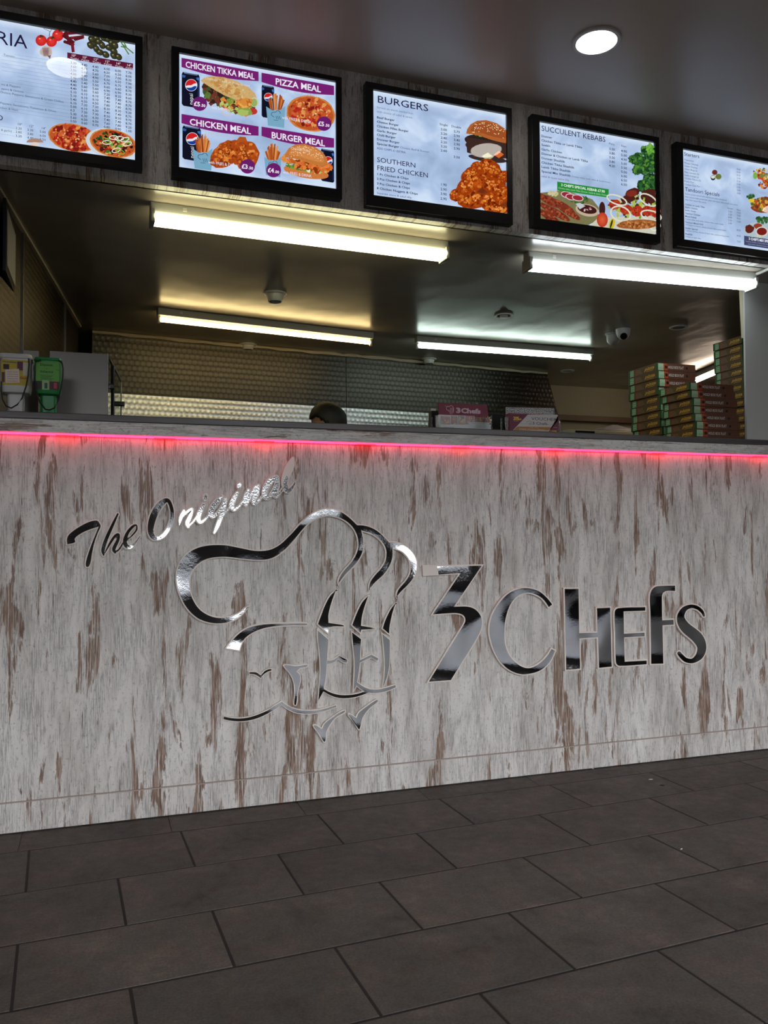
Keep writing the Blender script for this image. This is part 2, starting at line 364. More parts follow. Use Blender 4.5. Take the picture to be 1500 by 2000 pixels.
for r in range(-4, 15):
    if r < 0: continue
    J = row_joints(r); A, B = Ln[r-1], Ln[r]; g = .0032 if r else .0022
    for (t0, b0), (t1, b1) in zip(J, J[1:]):
        P = []
        for x, Lk, sgx, sgy in ((b0, B, 1, 1), (b1, B, -1, 1), (t1, A, -1, -1), (t0, A, 1, -1)):
            P.append((x+sgx*(g if r else .0008), Lk[0]+Lk[1]*x+sgy*.0036))
        cx_ = sum(p[0] for p in P)/4; cy_ = sum(p[1] for p in P)/4; dz = random.uniform(-.0004, .0004); bv = .0012
        top = [(p[0]-cx_+(bv if i in (0, 3) else -bv), p[1]-cy_+(bv if i < 2 else -bv), dz) for i, p in enumerate(P)]
        V = [(p[0]-cx_, p[1]-cy_, -.006) for p in P]+[(p[0]-cx_, p[1]-cy_, dz-.0012) for p in P]+top
        F = [(0,1,5,4),(1,2,6,5),(2,3,7,6),(3,0,4,7),(4,5,9,8),(5,6,10,9),(6,7,11,10),(7,4,8,11),(8,9,10,11)]
        o = mesh('tile', V, F, M['tile'], fl); o.location = (cx_, cy_, 0)
def wallbox(name, a, b, m): 
    o = MB().box(a, b).build(name, m); tag(o, kind='structure'); return o
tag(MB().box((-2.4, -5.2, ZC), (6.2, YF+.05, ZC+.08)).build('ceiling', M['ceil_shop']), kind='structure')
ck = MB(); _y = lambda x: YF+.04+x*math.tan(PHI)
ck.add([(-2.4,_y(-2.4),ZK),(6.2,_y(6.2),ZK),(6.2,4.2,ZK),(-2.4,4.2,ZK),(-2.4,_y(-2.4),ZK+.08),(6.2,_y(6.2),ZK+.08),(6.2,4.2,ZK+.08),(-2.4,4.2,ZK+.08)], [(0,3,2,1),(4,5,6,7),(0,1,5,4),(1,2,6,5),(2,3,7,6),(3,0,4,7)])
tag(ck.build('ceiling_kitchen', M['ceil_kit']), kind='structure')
wallbox('wall_left', (-2.4, -5.2, 0), (-2.3, 4.2, ZC), M['plaster'])
wallbox('wall_right', (6.1, -5.2, 0), (6.2, 4.2, ZC), M['darkwall'])  # unseen wall kept dark to darken reflections in the steel letters
wallbox('wall_back', (-2.3, 4.1, 0), (6.1, 4.2, ZK), M['recess_shade'])  # near-black colour stands for the shade deep in the recess
# unseen street side wall with shop window; riser raised to shade the floor
ww = MB(); Y0, Y1 = -5.2, -5.1
ww.box((-2.3, Y0, 0), (6.1, Y1, .75)); ww.box((-2.3, Y0, 2.5), (6.1, Y1, ZC)); ww.box((-2.3, Y0, .75), (-1.9, Y1, 2.5)); ww.box((5.6, Y0, .75), (6.1, Y1, 2.5))
tag(ww.build('wall_front', M['darkwall']), kind='structure')
wf = MB()
for x, w_ in ((-1.9, .06), (-.65, 1.15), (1.30, .10), (2.2, .75), (3.85, .10), (4.95, .65)): wf.box((x, Y0, .75), (x+w_, Y1+.01, 2.5))  # wide dark piers added to put dark bands in the steel reflections
wf.box((-1.9, Y0, 2.0), (5.6, Y1+.01, 2.05)); wf.box((-1.9, Y0, .75), (5.6, Y1+.01, .80))
tag(wf.build('window_1', M['black']), kind='structure')
# fascia above the opening
tf = Matrix.Rotation(PHI, 4, 'Z'); 
fa = MB().box((-2.35, 0, ZK), (6.2, .05, ZC+.02)).build('wall_fascia', M['wood2']); fa.location = (0, YF, 0); fa.rotation_euler = (0, 0, PHI); tag(fa, 'weathered whitewashed wood fascia above the serving opening', kind='structure')
# kitchen left wall in engine-turned sheets
a0, a1 = Vector((-.393, .31, 0)), Vector((-.172, 2.36, 0)); dv = (a1-a0); LA = math.atan2(dv.y, dv.x); Llen = dv.length
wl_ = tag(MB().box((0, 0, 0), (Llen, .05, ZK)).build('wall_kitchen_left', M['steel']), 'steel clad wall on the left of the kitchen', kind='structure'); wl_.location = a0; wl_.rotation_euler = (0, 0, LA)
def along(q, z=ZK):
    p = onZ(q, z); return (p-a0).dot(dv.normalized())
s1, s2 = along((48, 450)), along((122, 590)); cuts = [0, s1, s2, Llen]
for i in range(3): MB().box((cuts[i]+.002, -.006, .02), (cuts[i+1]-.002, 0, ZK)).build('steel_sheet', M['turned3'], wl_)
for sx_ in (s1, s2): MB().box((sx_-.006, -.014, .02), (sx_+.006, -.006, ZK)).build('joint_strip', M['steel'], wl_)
MB().box((0, -.022, ZK-.012), (Llen, 0, ZK)).build('sealant_bead', M['sealant'], wl_)
# kitchen back wall: upper sheets tinted dark for the dim ceiling they reflect, lower left bright
b0, b1 = Vector((-.09, 2.456, 0)), Vector((3.275, 2.813, 0)); BA = math.atan2(b1.y-b0.y, b1.x-b0.x); BL = (b1-b0).length
def BP(q, off=0): return onP(q, (b0.x, b0.y, 0), BA, off)
bw = tag(MB().box((-.0, .012, 0), (BL, .10, ZK)).build('wall_kitchen_back', M['steel']), 'steel clad wall at the back of the kitchen', kind='structure'); bw.location = b0; bw.rotation_euler = (0, 0, BA)
us = BP((676, 730))[0]; ZB = BP((500, 785))[1]; uR = BP((1093, 812))[0]
def quadslab(name, P, y0, y1, m, par):
    V = [(p[0], y0, p[1]) for p in P]+[(p[0], y1, p[1]) for p in P]; n = len(P)
    F = [tuple(range(n)), tuple(range(n, 2*n))[::-1]]+[(i, (i+1) % n, n+(i+1) % n, n+i) for i in range(n)]
    mb = MB(); mb.add(V, F); return mb.build(name, m, par)
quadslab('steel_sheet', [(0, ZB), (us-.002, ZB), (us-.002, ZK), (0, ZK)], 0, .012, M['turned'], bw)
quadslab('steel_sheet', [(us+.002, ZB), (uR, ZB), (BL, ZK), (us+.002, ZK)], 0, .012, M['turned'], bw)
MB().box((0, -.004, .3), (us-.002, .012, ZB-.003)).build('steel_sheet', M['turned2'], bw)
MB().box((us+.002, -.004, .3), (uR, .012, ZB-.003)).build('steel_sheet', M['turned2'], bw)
mb = MB(); P = []
for i in range(46):
    u = BL*i/45; P.append((u, -.006, ZK-.012+random.uniform(-.003, .003)))
mb.tube(P, [.011+random.uniform(-.003, .003) for _ in P], 6); mb.build('sealant_bead', M['sealant'], bw)
# side room wall right of the hood
tag(MB().box((3.0, 3.30, 0), (6.1, 3.36, ZK)).build('wall_side_room', M['cream']), kind='structure')
# partition panel on the right
YP = .43; xp = onY((1456, 700), YP).x
wallbox('wall_partition', (xp, YP, 0), (6.1, YP+.012, ZK), M['greywall'])
pt = onY((1449, 562), YP+.02); pb = onY((1452, 660), YP+.02)
tag(quadslab('trim_1', [(pb.x-.004, pb.z), (pb.x+.03, pb.z), (pt.x+.03, pt.z), (pt.x-.010, pt.z)], YP+.013, YP+.03, M['freezer'], None), 'cream cable cover at the edge of the grey partition', kind='structure')

# ============================================================ COUNTER
ct = thing('service_counter', 'long counter clad in distressed whitewashed wood with dark top', 'counter', (0, 0, 0))
XL, XR = -1.9, 6.0; ZL = onY((750, 866), 0).z; ZP = .0975
MB().box((XL, 0, ZP+.003), (XR, .03, ZL+.03)).build('front_panel', M['wood'], ct)
MB().box((XL, -.004, .004), (XR, .03, ZP)).build('plinth_board', M['wood'], ct)
MB().box((XL, -.0055, ZP-.001), (XR, -.002, ZP+.003)).build('joint_strip', mat('pinkish_joint', (.42,.33,.29), .5), ct)
zb = onY((750, 843), -.035).z
MB().box((XL, -.035, ZL-.002), (XR, .02, zb), bev=.001).build('edge_band', M['woodh'], ct)
MB().box((XL, -.04, zb), (XR, .30, ZT), bev=.003).build('top_slab', M['top'], ct)
MB().box((XL, .26, 0), (XR, .28, zb)).build('back_panel', M['plaster'], ct)
# LED strip under the overhang
ledc = emis('led_pink', (1.0, .03, .10), 5.0*LED); ledr = emis('led_red', (1.0, .004, .006), 9.0*LED)
ls = thing('led_strip', 'pink and red light strip glowing under the counter ledge', 'light strip', (0, 0, 0))
MB().box((XL, -.022, ZL-.008), (XR, -.008, ZL-.0022)).build('diffuser', ledc, ls)
xs = [onY((x, 870), 0).x for x in (-60, 132, 321, 515, 713, 896, 1082, 1282, 1478)]
for x in xs+[xs[-1]+.36]:
    MB().box((x-.035, -.0225, ZL-.0095), (x+.035, -.0075, ZL-.0075)).build('red_diode', ledr, ls)['label'] = 'red section of the light strip'

# ============================================================ STEEL SIGN
def smooth_poly(pts, seg=6):
    n = len(pts); out = []
    def tan(i):
        a, b = pts[(i-1) % n], pts[(i+1) % n]; v = (b[0]-a[0], b[1]-a[1]); L = math.hypot(*v) or 1; return (v[0]/L, v[1]/L)
    for i in range(n):
        p, q = pts[i], pts[(i+1) % n]; d = math.hypot(q[0]-p[0], q[1]-p[1]); c0, c1 = len(p) > 2, len(q) > 2
        if c0 and c1: out.append((p[0], p[1])); continue
        ch = ((q[0]-p[0])/d, (q[1]-p[1])/d) if d else (1, 0)
        t0 = ch if c0 else tan(i); t1 = ch if c1 else tan((i+1) % n); k = d/3
        A = (p[0]+t0[0]*k, p[1]+t0[1]*k); B = (q[0]-t1[0]*k, q[1]-t1[1]*k)
        for s in range(seg):
            t = s/seg; u = 1-t
            out.append((u**3*p[0]+3*u*u*t*A[0]+3*u*t*t*B[0]+t**3*q[0], u**3*p[1]+3*u*u*t*A[1]+3*u*t*t*B[1]+t**3*q[1]))
    return out
def inset(P, d):
    n = len(P); ar = sum(P[i][0]*P[(i+1) % n][1]-P[(i+1) % n][0]*P[i][1] for i in range(n)); sg = 1 if ar > 0 else -1; out = []
    for i in range(n):
        a, b, c = P[i-1], P[i], P[(i+1) % n]
        e1 = (b[0]-a[0], b[1]-a[1]); e2 = (c[0]-b[0], c[1]-b[1]); l1 = math.hypot(*e1) or 1e-6; l2 = math.hypot(*e2) or 1e-6
        n1 = (-e1[1]/l1*sg, e1[0]/l1*sg); n2 = (-e2[1]/l2*sg, e2[0]/l2*sg); k = 1+n1[0]*n2[0]+n1[1]*n2[1]; k = max(k, .12)
        out.append((b[0]+(n1[0]+n2[0])/k*d, b[1]+(n1[1]+n2[1])/k*d))
    return out
def stroke(P, seg=6, closed=False):
    """centre line with widths -> outline polygon with round ends"""
    n = len(P); C = []
    rng = range(n if closed else n-1)
    for i in rng:
        p0 = P[(i-1) % n] if closed or i > 0 else P[i]; p1 = P[i]; p2 = P[(i+1) % n]; p3 = P[(i+2) % n] if closed or i+2 < n else p2
        for s in range(seg):
            t = s/seg; C.append(tuple(.5*((2*p1[j])+(-p0[j]+p2[j])*t+(2*p0[j]-5*p1[j]+4*p2[j]-p3[j])*t*t+(-p0[j]+3*p1[j]-3*p2[j]+p3[j])*t**3) for j in range(3)))
    if not closed: C.append(P[-1])
    Lf, Rt = [], []; m = len(C)
    for i, c in enumerate(C):
        a = C[(i-1) % m] if closed else C[max(i-1, 0)]; b = C[(i+1) % m] if closed else C[min(i+1, m-1)]
        dx, dy = b[0]-a[0], b[1]-a[1]; L = math.hypot(dx, dy) or 1; nx, ny = -dy/L, dx/L
        Lf.append((c[0]+nx*c[2]/2, c[1]+ny*c[2]/2)); Rt.append((c[0]-nx*c[2]/2, c[1]-ny*c[2]/2))
    if closed: return Lf, Rt
    def cap(c, a, b, sgn):
        an = math.atan2(a[1]-c[1], a[0]-c[0]); r = c[2]/2; return [(c[0]+r*math.cos(an+sgn*math.pi*k/6), c[1]+r*math.sin(an+sgn*math.pi*k/6)) for k in range(1, 6)]
    return Lf+cap(C[-1], Lf[-1], None, -1)+Rt[::-1]+cap(C[0], Rt[0], None, -1)
def fr(f, pts): return [(f[0]+p[0]/f[2], f[1]+p[1]/f[2], *p[2:]) for p in pts]
def frs(f, pts): return [(f[0]+p[0]/f[2], f[1]+p[1]/f[2], p[2]/f[2]) for p in pts]
_lay = [0]
def plate(mb, P, yb, yf, m=0, ring=None, bev=0):
    """extrude the pixel outline P standing on the counter face; ring=(outer, inner) for a closed band"""
    def w3(q, y): 
        p = onY(q, 0); return (p.x, y, p.z)
    if ring:
        A, B = ring; n = len(A); V = [w3(q, yf) for q in A]+[w3(q, yf) for q in B]+[w3(q, yb) for q in A]+[w3(q, yb) for q in B]; F = []
        for i in range(n):
            j = (i+1) % n; F += [(i, j, n+j, n+i), (i, 2*n+i, 2*n+j, j), (n+i, n+j, 3*n+j, 3*n+i)]
        mb.add(V, F, m); return
    n = len(P); bm = bmesh.new(); vs = [bm.verts.new(w3(q, yf)) for q in P]; bm.verts.index_update()
    f = bm.faces.new(vs); f.normal_update(); bmesh.ops.triangulate(bm, faces=[f], ngon_method='EAR_CLIP'); F = [[v.index for v in q.verts] for q in bm.faces]; V = [v.co.copy() for v in bm.verts]; bm.free()
    V += [Vector(w3(q, yb)) for q in P]; F += [(i, n+i, n+(i+1) % n, (i+1) % n) for i in range(n)]
    mb.add(V, F, m)
YB, BW = -.012, 2.4
def sign(name, label, shapes, cat='sign letter', group=None, par=None, faces=None, border=BW, fm='mirror'):
    """shapes: list of ('p', polygon) / ('s', stroke) / ('r', closed stroke)"""
    allp = []; back, face = MB(), MB()
    for mode, lst in (('b', shapes), ('f', faces or shapes)):
        for ty, P in lst:
            _lay[0] = (_lay[0]+1) % 12; dz = _lay[0]*.00004
            d = border if mode == 'f' else 0
            if ty == 'p':
                Q = smooth_poly(P); Q = inset(Q, d) if d else Q
                plate(back if mode == 'b' else face, Q, (0 if mode == 'b' else YB+.0006), (YB if mode == 'b' else YB-.0012)-dz)
            else:
                W = [(x, y, max(wd-2*d, .8)) for x, y, wd in P]
                if ty == 's': plate(back if mode == 'b' else face, stroke(W), (0 if mode == 'b' else YB+.0006), (YB if mode == 'b' else YB-.0012)-dz)
                else: plate(back if mode == 'b' else face, None, (0 if mode == 'b' else YB+.0006), (YB if mode == 'b' else YB-.0012)-dz, ring=stroke(W, closed=True))
    xs = [v.x for v in back.V]; zs = [v.z for v in back.V]; org = Vector(((min(xs)+max(xs))/2, -.0003, min(zs)))
    for mbx in (back, face): mbx.V = [v-org for v in mbx.V]
    root = thing(name, label, cat, org, 0, group)
    back.build('acrylic_backing', M['acrylic'], root); face.build('mirror_face', M[fm], root)
    return root
A_, B_, E_, G_ = (320, 970, 2.885), (640, 990, 7.895), (600, 1140, 7.5), (420, 1190, 4.412)
hat = fr(A_, [(485,608,1),(435,672),(380,705),(320,718),(250,713),(180,685),(120,625),(80,545),(64,470),(72,400),(100,345),(150,300),(210,275),(280,266),(350,268),(430,283),(500,297),(550,299),(600,290),(650,262),(710,205),(770,140),(830,92),(880,70)]) \
 + fr(B_, [(0,18),(100,30),(200,65),(300,130),(380,200),(445,265,1),(540,270),(650,300),(760,360),(860,450),(935,530,1),(1020,530),(1120,560),(1230,625),(1310,710),(1360,810),(1370,920),(1345,1040),(1290,1140),(1200,1240),(1110,1330),(1045,1415,1),(1030,1350),(1050,1280),(1100,1210),(1170,1130),(1230,1030),(1245,930),(1235,850),(1200,780),(1120,700),(1000,652,1),(1000,760),(975,860),(920,970),(840,1070),(730,1170),(615,1305,1),(608,1220),(630,1140),(700,1040),(790,940),(850,840),(870,740),(865,660),(830,580),(760,500),(660,430),(525,388,1),(545,470),(550,600),(535,700),(490,800),(400,920),(280,1040),(145,1215,1),(135,1140),(165,1060),(240,950),(330,850),(400,740),(435,630),(438,530),(415,430),(360,330),(280,250),(180,190),(80,158),(0,148)]) \
 + fr(A_, [(870,124),(830,143),(790,180),(740,240),(690,295),(640,335),(590,357),(530,362),(450,357),(380,348),(320,345),(260,352),(210,372),(170,410),(150,460),(150,520),(165,570),(200,625),(250,660),(310,675),(370,668),(420,648),(455,620)])
EG = 'mirror steel pieces of the chef emblem'
sign('emblem_piece', 'large flowing mirror steel chef hat outline in the middle of the counter', [('p', hat)], 'emblem', EG)
sign('emblem_piece', 'curved mirror steel hat brim stroke below the left bulge of the hat', [('p', fr(G_, [(75,338,1),(130,265),(200,195),(280,147),(370,123),(480,113),(620,110),(780,110),(798,125),(785,143),(650,145),(500,155),(400,175),(300,220),(240,280),(210,360,1)]))], 'emblem', EG)
sign('emblem_piece', 'small bird-shaped mirror steel eye of the emblem', [('p', fr(G_, [(283,530,1),(320,528),(355,533),(387,555,1),(420,520),(455,505),(488,503,1),(487,528,1),(450,540),(420,560),(390,598,1),(360,578),(330,562),(284,560,1)]))], 'emblem', EG, border=1.8)
sign('emblem_piece', 'mirror steel nose stroke of the emblem with a flat top', [('p', fr(G_, [(580,478),(600,468),(690,477),(780,465),(798,478),(780,500),(730,510),(705,530,1),(730,560),(735,610),(715,690),(700,815),(685,828),(668,815),(675,700),(665,620),(640,560),(590,500)]))], 'emblem', EG, border=1.9)
sign('emblem_piece', 'long wavy mirror steel mouth line at the foot of the emblem', [('p', fr(G_, [(68,910,1),(150,925),(240,925),(330,905),(430,865),(510,815),(568,782,1),(640,830),(720,855),(830,860),(930,845),(1038,812,1),(1045,838,1),(940,875),(830,898),(700,893),(620,860),(568,822,1),(520,855),(430,908),(330,948),(220,965),(120,958),(60,943,1)]))], 'emblem', EG, border=1.6)
sign('emblem_piece', 'lower left tick-shaped mirror steel piece under the mouth line', [('p', fr(G_, [(835,990),(860,985),(910,1015,1),(930,975),(1000,920),(1100,858),(1122,870),(1110,890),(1040,930),(990,990),(960,1050),(950,1130),(935,1142),(918,1130),(890,1080),(840,1010)]))], 'emblem', EG, border=1.9)
sign('emblem_piece', 'upper right tick-shaped mirror steel piece under the chin line', [('p', fr(G_, [(1135,895),(1160,893),(1205,920,1),(1225,880),(1280,835),(1380,768),(1402,778),(1390,800),(1320,860),(1270,930),(1245,1025),(1232,1037),(1215,1020),(1185,965),(1140,915)]))], 'emblem', EG, border=1.9)
sign('emblem_piece', 'left thorn-shaped mirror steel hat fold with a side spur', [('p', fr(E_, [(435,75,1),(370,105),(300,180),(230,310),(180,440),(125,590,1),(300,745,1),(318,650,1),(400,635),(525,635),(543,612),(525,590),(430,570),(315,553,1),(315,450),(350,300),(400,160)]))], 'emblem', EG)
sign('emblem_piece', 'middle thorn-shaped mirror steel hat fold with a side spur', [('p', fr(E_, [(905,148,1),(840,190),(770,270),(700,410),(650,540),(625,605,1),(775,745,1),(790,685,1),(880,680),(975,675),(993,650),(975,630),(880,612),(792,597,1),(800,500),(830,370)]))], 'emblem', EG)
sign('emblem_piece', 'right narrow thorn-shaped mirror steel hat fold', [('p', fr(E_, [(1305,265,1),(1240,300),(1170,400),(1110,530),(1070,655,1),(1200,765,1),(1205,640),(1235,480),(1265,370)]))], 'emblem', EG)
sign('emblem_piece', 'joined mirror steel profile lines and chin curve of the emblem', [
 ('p', fr(E_, [(128,650,1),(310,810,1),(300,950),(285,1180),(275,1330),(235,1575,1),(135,1750,1),(155,1500),(170,1250),(155,1000),(135,820)])),
 ('p', fr(E_, [(265,1108,1),(350,1100),(400,1075),(452,1035,1),(490,1075),(530,1098),(585,1100,1),(580,1160,1),(520,1155),(470,1130),(440,1105,1),(390,1150),(340,1172),(265,1178,1)])),
 ('p', fr(E_, [(628,680,1),(785,800,1),(778,950),(770,1130),(750,1300),(715,1500,1),(650,1600,1),(665,1300),(665,1100),(645,900)])),
 ('p', fr(E_, [(735,1110,1),(925,1018,1),(1040,1082,1),(1020,1138,1),(920,1085,1),(735,1172,1)])),
 ('p', fr(E_, [(1068,700,1),(1205,815,1),(1205,1000),(1195,1200),(1160,1370),(1100,1530,1),(1075,1545,1),(1100,1350),(1108,1200),(1095,950)])),
 ('p', fr(E_, [(205,1505,1),(330,1572),(450,1605),(560,1610),(680,1598),(800,1565),(870,1530,1),(895,1592,1),(800,1630),(680,1665),(560,1680),(450,1675),(330,1640),(205,1570,1)])),
 ('p', fr(E_, [(690,1400,1),(735,1435),(800,1480),(890,1520),(1000,1527),(1120,1508),(1278,1460,1),(1298,1515,1),(1150,1575),(1000,1602),(870,1597),(790,1560),(690,1480,1)]))], 'emblem', EG, border=1.7)
C_, D_ = (810, 1090, 5.357), (1080, 1130, 4.6875)
LG = 'mirror steel letters of the shop name'
t3 = [(420,492,1),(530,492),(610,515),(670,570),(700,650),(690,740),(650,830),(610,900),(370,1283,1),(110,1302,1),(430,780),(480,700),(502,650),(490,610),(450,590),(380,585),(150,600,1),(440,170,1)]
sign('sign_letter', 'mirror steel figure 3 with its top left arm peeled bare', [('p', fr(C_, [(68,75,1),(710,65,1)]+t3+[(75,187,1)]))], 'sign letter', LG, faces=[('p', fr(C_, [(205,72,1),(710,65,1)]+t3+[(225,183,1)]))])
sign('sign_letter', 'large round mirror steel letter C', [('p', fr(C_, [(1438,485,1),(1370,400),(1280,330),(1150,300),(1030,320),(920,390),(820,520),(765,650),(755,780),(790,930),(860,1070),(960,1170),(1080,1220),(1200,1215),(1320,1170),(1410,1080),(1468,960,1),(1410,930,1),(1360,1010),(1290,1080),(1200,1130),(1130,1128),(1050,1080),(980,1000),(940,880),(935,740),(950,620),(990,500),(1060,410),(1150,375),(1230,385),(1310,430),(1383,527,1)]))], 'sign letter', LG)
sign('sign_letter', 'mirror steel letter H with crinkled foil at its tall left leg', [('p', fr(D_, [(80,82,1),(228,82,1),(235,485,1),(380,480,1),(375,258,1),(518,253,1),(532,812,1),(395,825,1),(385,545,1),(238,555,1),(243,832,1),(95,843,1)]))], 'sign letter', LG)
sign('sign_letter', 'dark mirror steel letter E between the H and the F', [('p', fr(D_, [(838,248,1),(838,302,1),(640,308,1),(643,490,1),(830,480,1),(832,535,1),(645,545,1),(650,745,1),(850,735,1),(850,790,1),(600,806),(565,795),(548,760),(540,500),(535,320),(545,280),(580,257)]))], 'sign letter', LG)
sign('sign_letter', 'tall mirror steel letter F with a curved top', [('p', fr(D_, [(1110,52,1),(1110,122,1),(1030,122),(1000,135),(990,165),(992,368,1),(1095,362,1),(1098,430,1),(995,435,1),(1003,785,1),(870,788,1),(862,300),(857,180),(870,110),(910,65),(965,55)]))], 'sign letter', LG)
sign('sign_letter', 'mirror steel letter S at the right end of the shop name', [('s', frs(D_, [(1362,338,40),(1345,300,50),(1300,264,54),(1240,253,56),(1180,282,70),(1150,355,92),(1190,440,116),(1300,535,124),(1342,620,106),(1322,700,92),(1262,748,66),(1200,742,62),(1160,710,60),(1136,680,56)]))], 'sign letter', LG)
S1, S0, S2 = (120, 990, 6.25), (100, 880, 3.), (340, 890, 6.)
SG = 'mirror steel script letters above the hat'
sign('script_letter', 'dark mirror steel script letter T with a sweeping bar', [('p', fr(S1, [(62,472,1),(55,400),(75,340),(140,280),(250,210),(350,165),(430,153),(462,170),(493,235),(460,320),(420,430),(390,560),(370,680),(345,735),(310,745),(285,720),(290,650),(320,550),(360,440),(430,265,1),(350,290),(260,330),(180,390),(185,430),(150,455)]))], 'sign letter', SG)
sign('script_letters', 'joined mirror steel script letters h and e', [('s', frs(S1, q)) for q in ([(688,88,50),(620,230,64),(545,400,72),(508,520,72),(515,585,50)], [(530,560,40),(590,450,56),(650,360,60),(695,335,56),(690,400,66),(640,510,72),(655,555,56)], [(650,550,50),(700,520,50),(752,440,46)],
 [(800,400,30),(860,350,45),(915,280,48),(912,225,46),(870,240,60),(810,310,66),(775,400,74),(785,465,80),(835,490,70),(890,450,50),(960,355,26)])], 'sign letter', SG)
sign('script_letter', 'large mirror steel script letter O', [('r', frs(S0, [(704,340,34),(706,395,34),(690,450,34),(655,498,34),(617,515,34),(590,498,42),(582,450,50),(600,380,54),(637,318,50),(680,292,36)]))], 'sign letter', SG)
def ell(cx, cy, rx, ry, rot): return [rotp((cx+rx*math.cos(a*math.pi/6), cy+ry*math.sin(a*math.pi/6)), (cx, cy), R(rot)) for a in range(12)]
rig = [[(58,812,14),(75,730,66),(112,650,60)], [(80,720,56),(130,675,56),(195,628,56),(210,645,50),(180,720,70),(150,790,72),(163,832,56)], [(163,825,50),(210,785,44),(262,715,44)],
 [(340,580,54),(300,660,74),(278,735,78),(305,780,62),(355,750,48),(420,680,40)], [(555,482,60),(500,540,76),(440,620,82),(428,685,76),(455,712,62),(515,665,52),(570,590,60),(598,515,60)], [(598,512,60),(575,620,66),(540,730,70),(500,830,66),(465,905,46)], [(560,715,38),(610,650,38),(670,590,36)],
 [(735,440,54),(690,520,76),(668,590,80),(700,632,62),(745,605,48),(800,540,40)], [(865,408,56),(845,470,84),(826,550,72),(837,590,44)], [(837,585,44),(890,480,56),(950,380,66),(980,355,54)], [(980,355,54),(960,440,80),(925,525,70),(936,565,54)], [(936,560,50),(980,530,48),(1035,470,44)],
 [(1190,255,62),(1120,300,80),(1062,390,82),(1055,465,78),(1085,500,58),(1140,440,52),(1195,340,60)], [(1200,265,62),(1195,360,72),(1170,440,78),(1187,480,56)], [(1187,475,50),(1230,435,44),(1275,380,40)], [(1385,35,40),(1350,130,98),(1300,250,92),(1290,350,80),(1315,412,70),(1355,400,62),(1400,335,46),(1418,290,12)]]
lface = rig[:-1]+[[(1310,262,70),(1295,330,72),(1315,412,70),(1355,400,62),(1400,335,46),(1418,290,12)]]
dots = [ell(362, 490, 36, 50, 20), ell(757, 355, 37, 48, 20)]
rg = sign('script_letters', 'joined mirror steel script letters riginal sloping up to the right', [('s', frs(S2, q)) for q in rig]+[('p', fr(S2, q)) for q in dots], 'sign letter', SG,
     faces=[('s', frs(S2, q)) for q in lface]+[('p', fr(S2, q)) for q in dots], fm='foil')
#PART2
# ============================================================ LIGHT FITTINGS
def strip_light(label, qa, qb, n, col, st, group='fluorescent strip lights on the kitchen ceiling', pts=None):
    a, b = pts or (onZ(qa, ZK), onZ(qb, ZK)); L = (b-a).length; root = thing('strip_light', label, 'strip light', (a.x, a.y, ZK), math.atan2(b.y-a.y, b.x-a.x), group)
    MB().box((0, 0, -.040), (L, .055, 0), bev=.004).build('housing', M['metalwhite'], root)
    MB().box((.12, -.002, -.024), (.135, .0, -.010), bev=.0008).build('screw_cover', M['whiteplastic'], root)
    em = emis('tube_glow', col, st*TUBE)
    ys = (.0275,) if n == 1 else (-.006, .061)
    for y in ys:
        t = MB(); t.lathe([(.0125, 0), (.013, .004), (.013, L-.034), (.0125, L-.03)], (.015, y, -.060), 16, ax='x'); smooth_by_angle(t.build('tube', em, root))
    for x in (0, L-.016):
        MB().box((x, min(ys)-.008, -.083), (x+.016, max(ys)+.008, -.030), bev=.003).build('lamp_holder', M['metalwhite'], root)
    return root
G = TUBE
strip_light('nearest left twin tube strip light glowing yellow white', (294,392), (876,470), 2, (1, .93, .52), 15)
strip_light('nearest right twin tube strip light glowing cool white', (1032,489), (1478,531), 2, (.86, .97, 1), 15)
strip_light('far left single tube strip light glowing warm yellow', (309,600), (730,649), 1, (1, .74, .32), 15)
strip_light('far right strip light glowing greenish white', (815,655), (1160,681), 1, (.80, 1, .88), 15)
strip_light('warm strip light deep in the side room behind the pizza boxes', None, None, 1, (1, .78, .60), 26, pts=(onZ((1420, 706), ZK), onZ((1340, 741), ZK)))
cb = MB(); pa, pb_ = onZ((1478,531), ZK), onZ((1530,508), ZK); cb.tube([pa+Vector((0,.02,-.01)), pb_+Vector((0,.0,-.01))], .008, 8)
tag(cb.build('conduit', M['metalwhite']), 'white conduit running right from the nearest right strip light', 'conduit')
dl_em = emis('downlight_glow', (1, .93, .84), 9*DOWN)
def downlight(x, y, label, gp='lit downlights in the shop ceiling'):
    root = thing('downlight', label, 'downlight', (x, y, ZC), 0, gp)
    smooth_by_angle(MB().lathe([(.072, 0), (.090, 0), (.090, -.004), (.086, -.007), (.074, -.007), (.072, -.002)], n=40).build('trim_ring', mat('downlight_trim', (.55,.53,.5), .4), root))
    MB().lathe([(.0715, -.002), (.0715, -.006), (.069, -.008)], n=40).build('diffuser', dl_em, root)
downlight(1.701, -.308, 'lit round downlight in the shop ceiling above the burger menu')
downlight(-.142, -.24, 'lit round downlight above the left menu, outside the picture')
for x, y, nm in ((3.55, -.38, 'above the right end of the menu boards'), (-.15, -2.6, 'added out of view nearest the window on the left'), (1.7, -2.6, 'added out of view nearest the middle of the window'), (3.55, -2.6, 'added out of view nearest the window on the right')): downlight(x, y, 'lit round shop downlight '+nm)  # back row by the window is unseen, added to light the shop
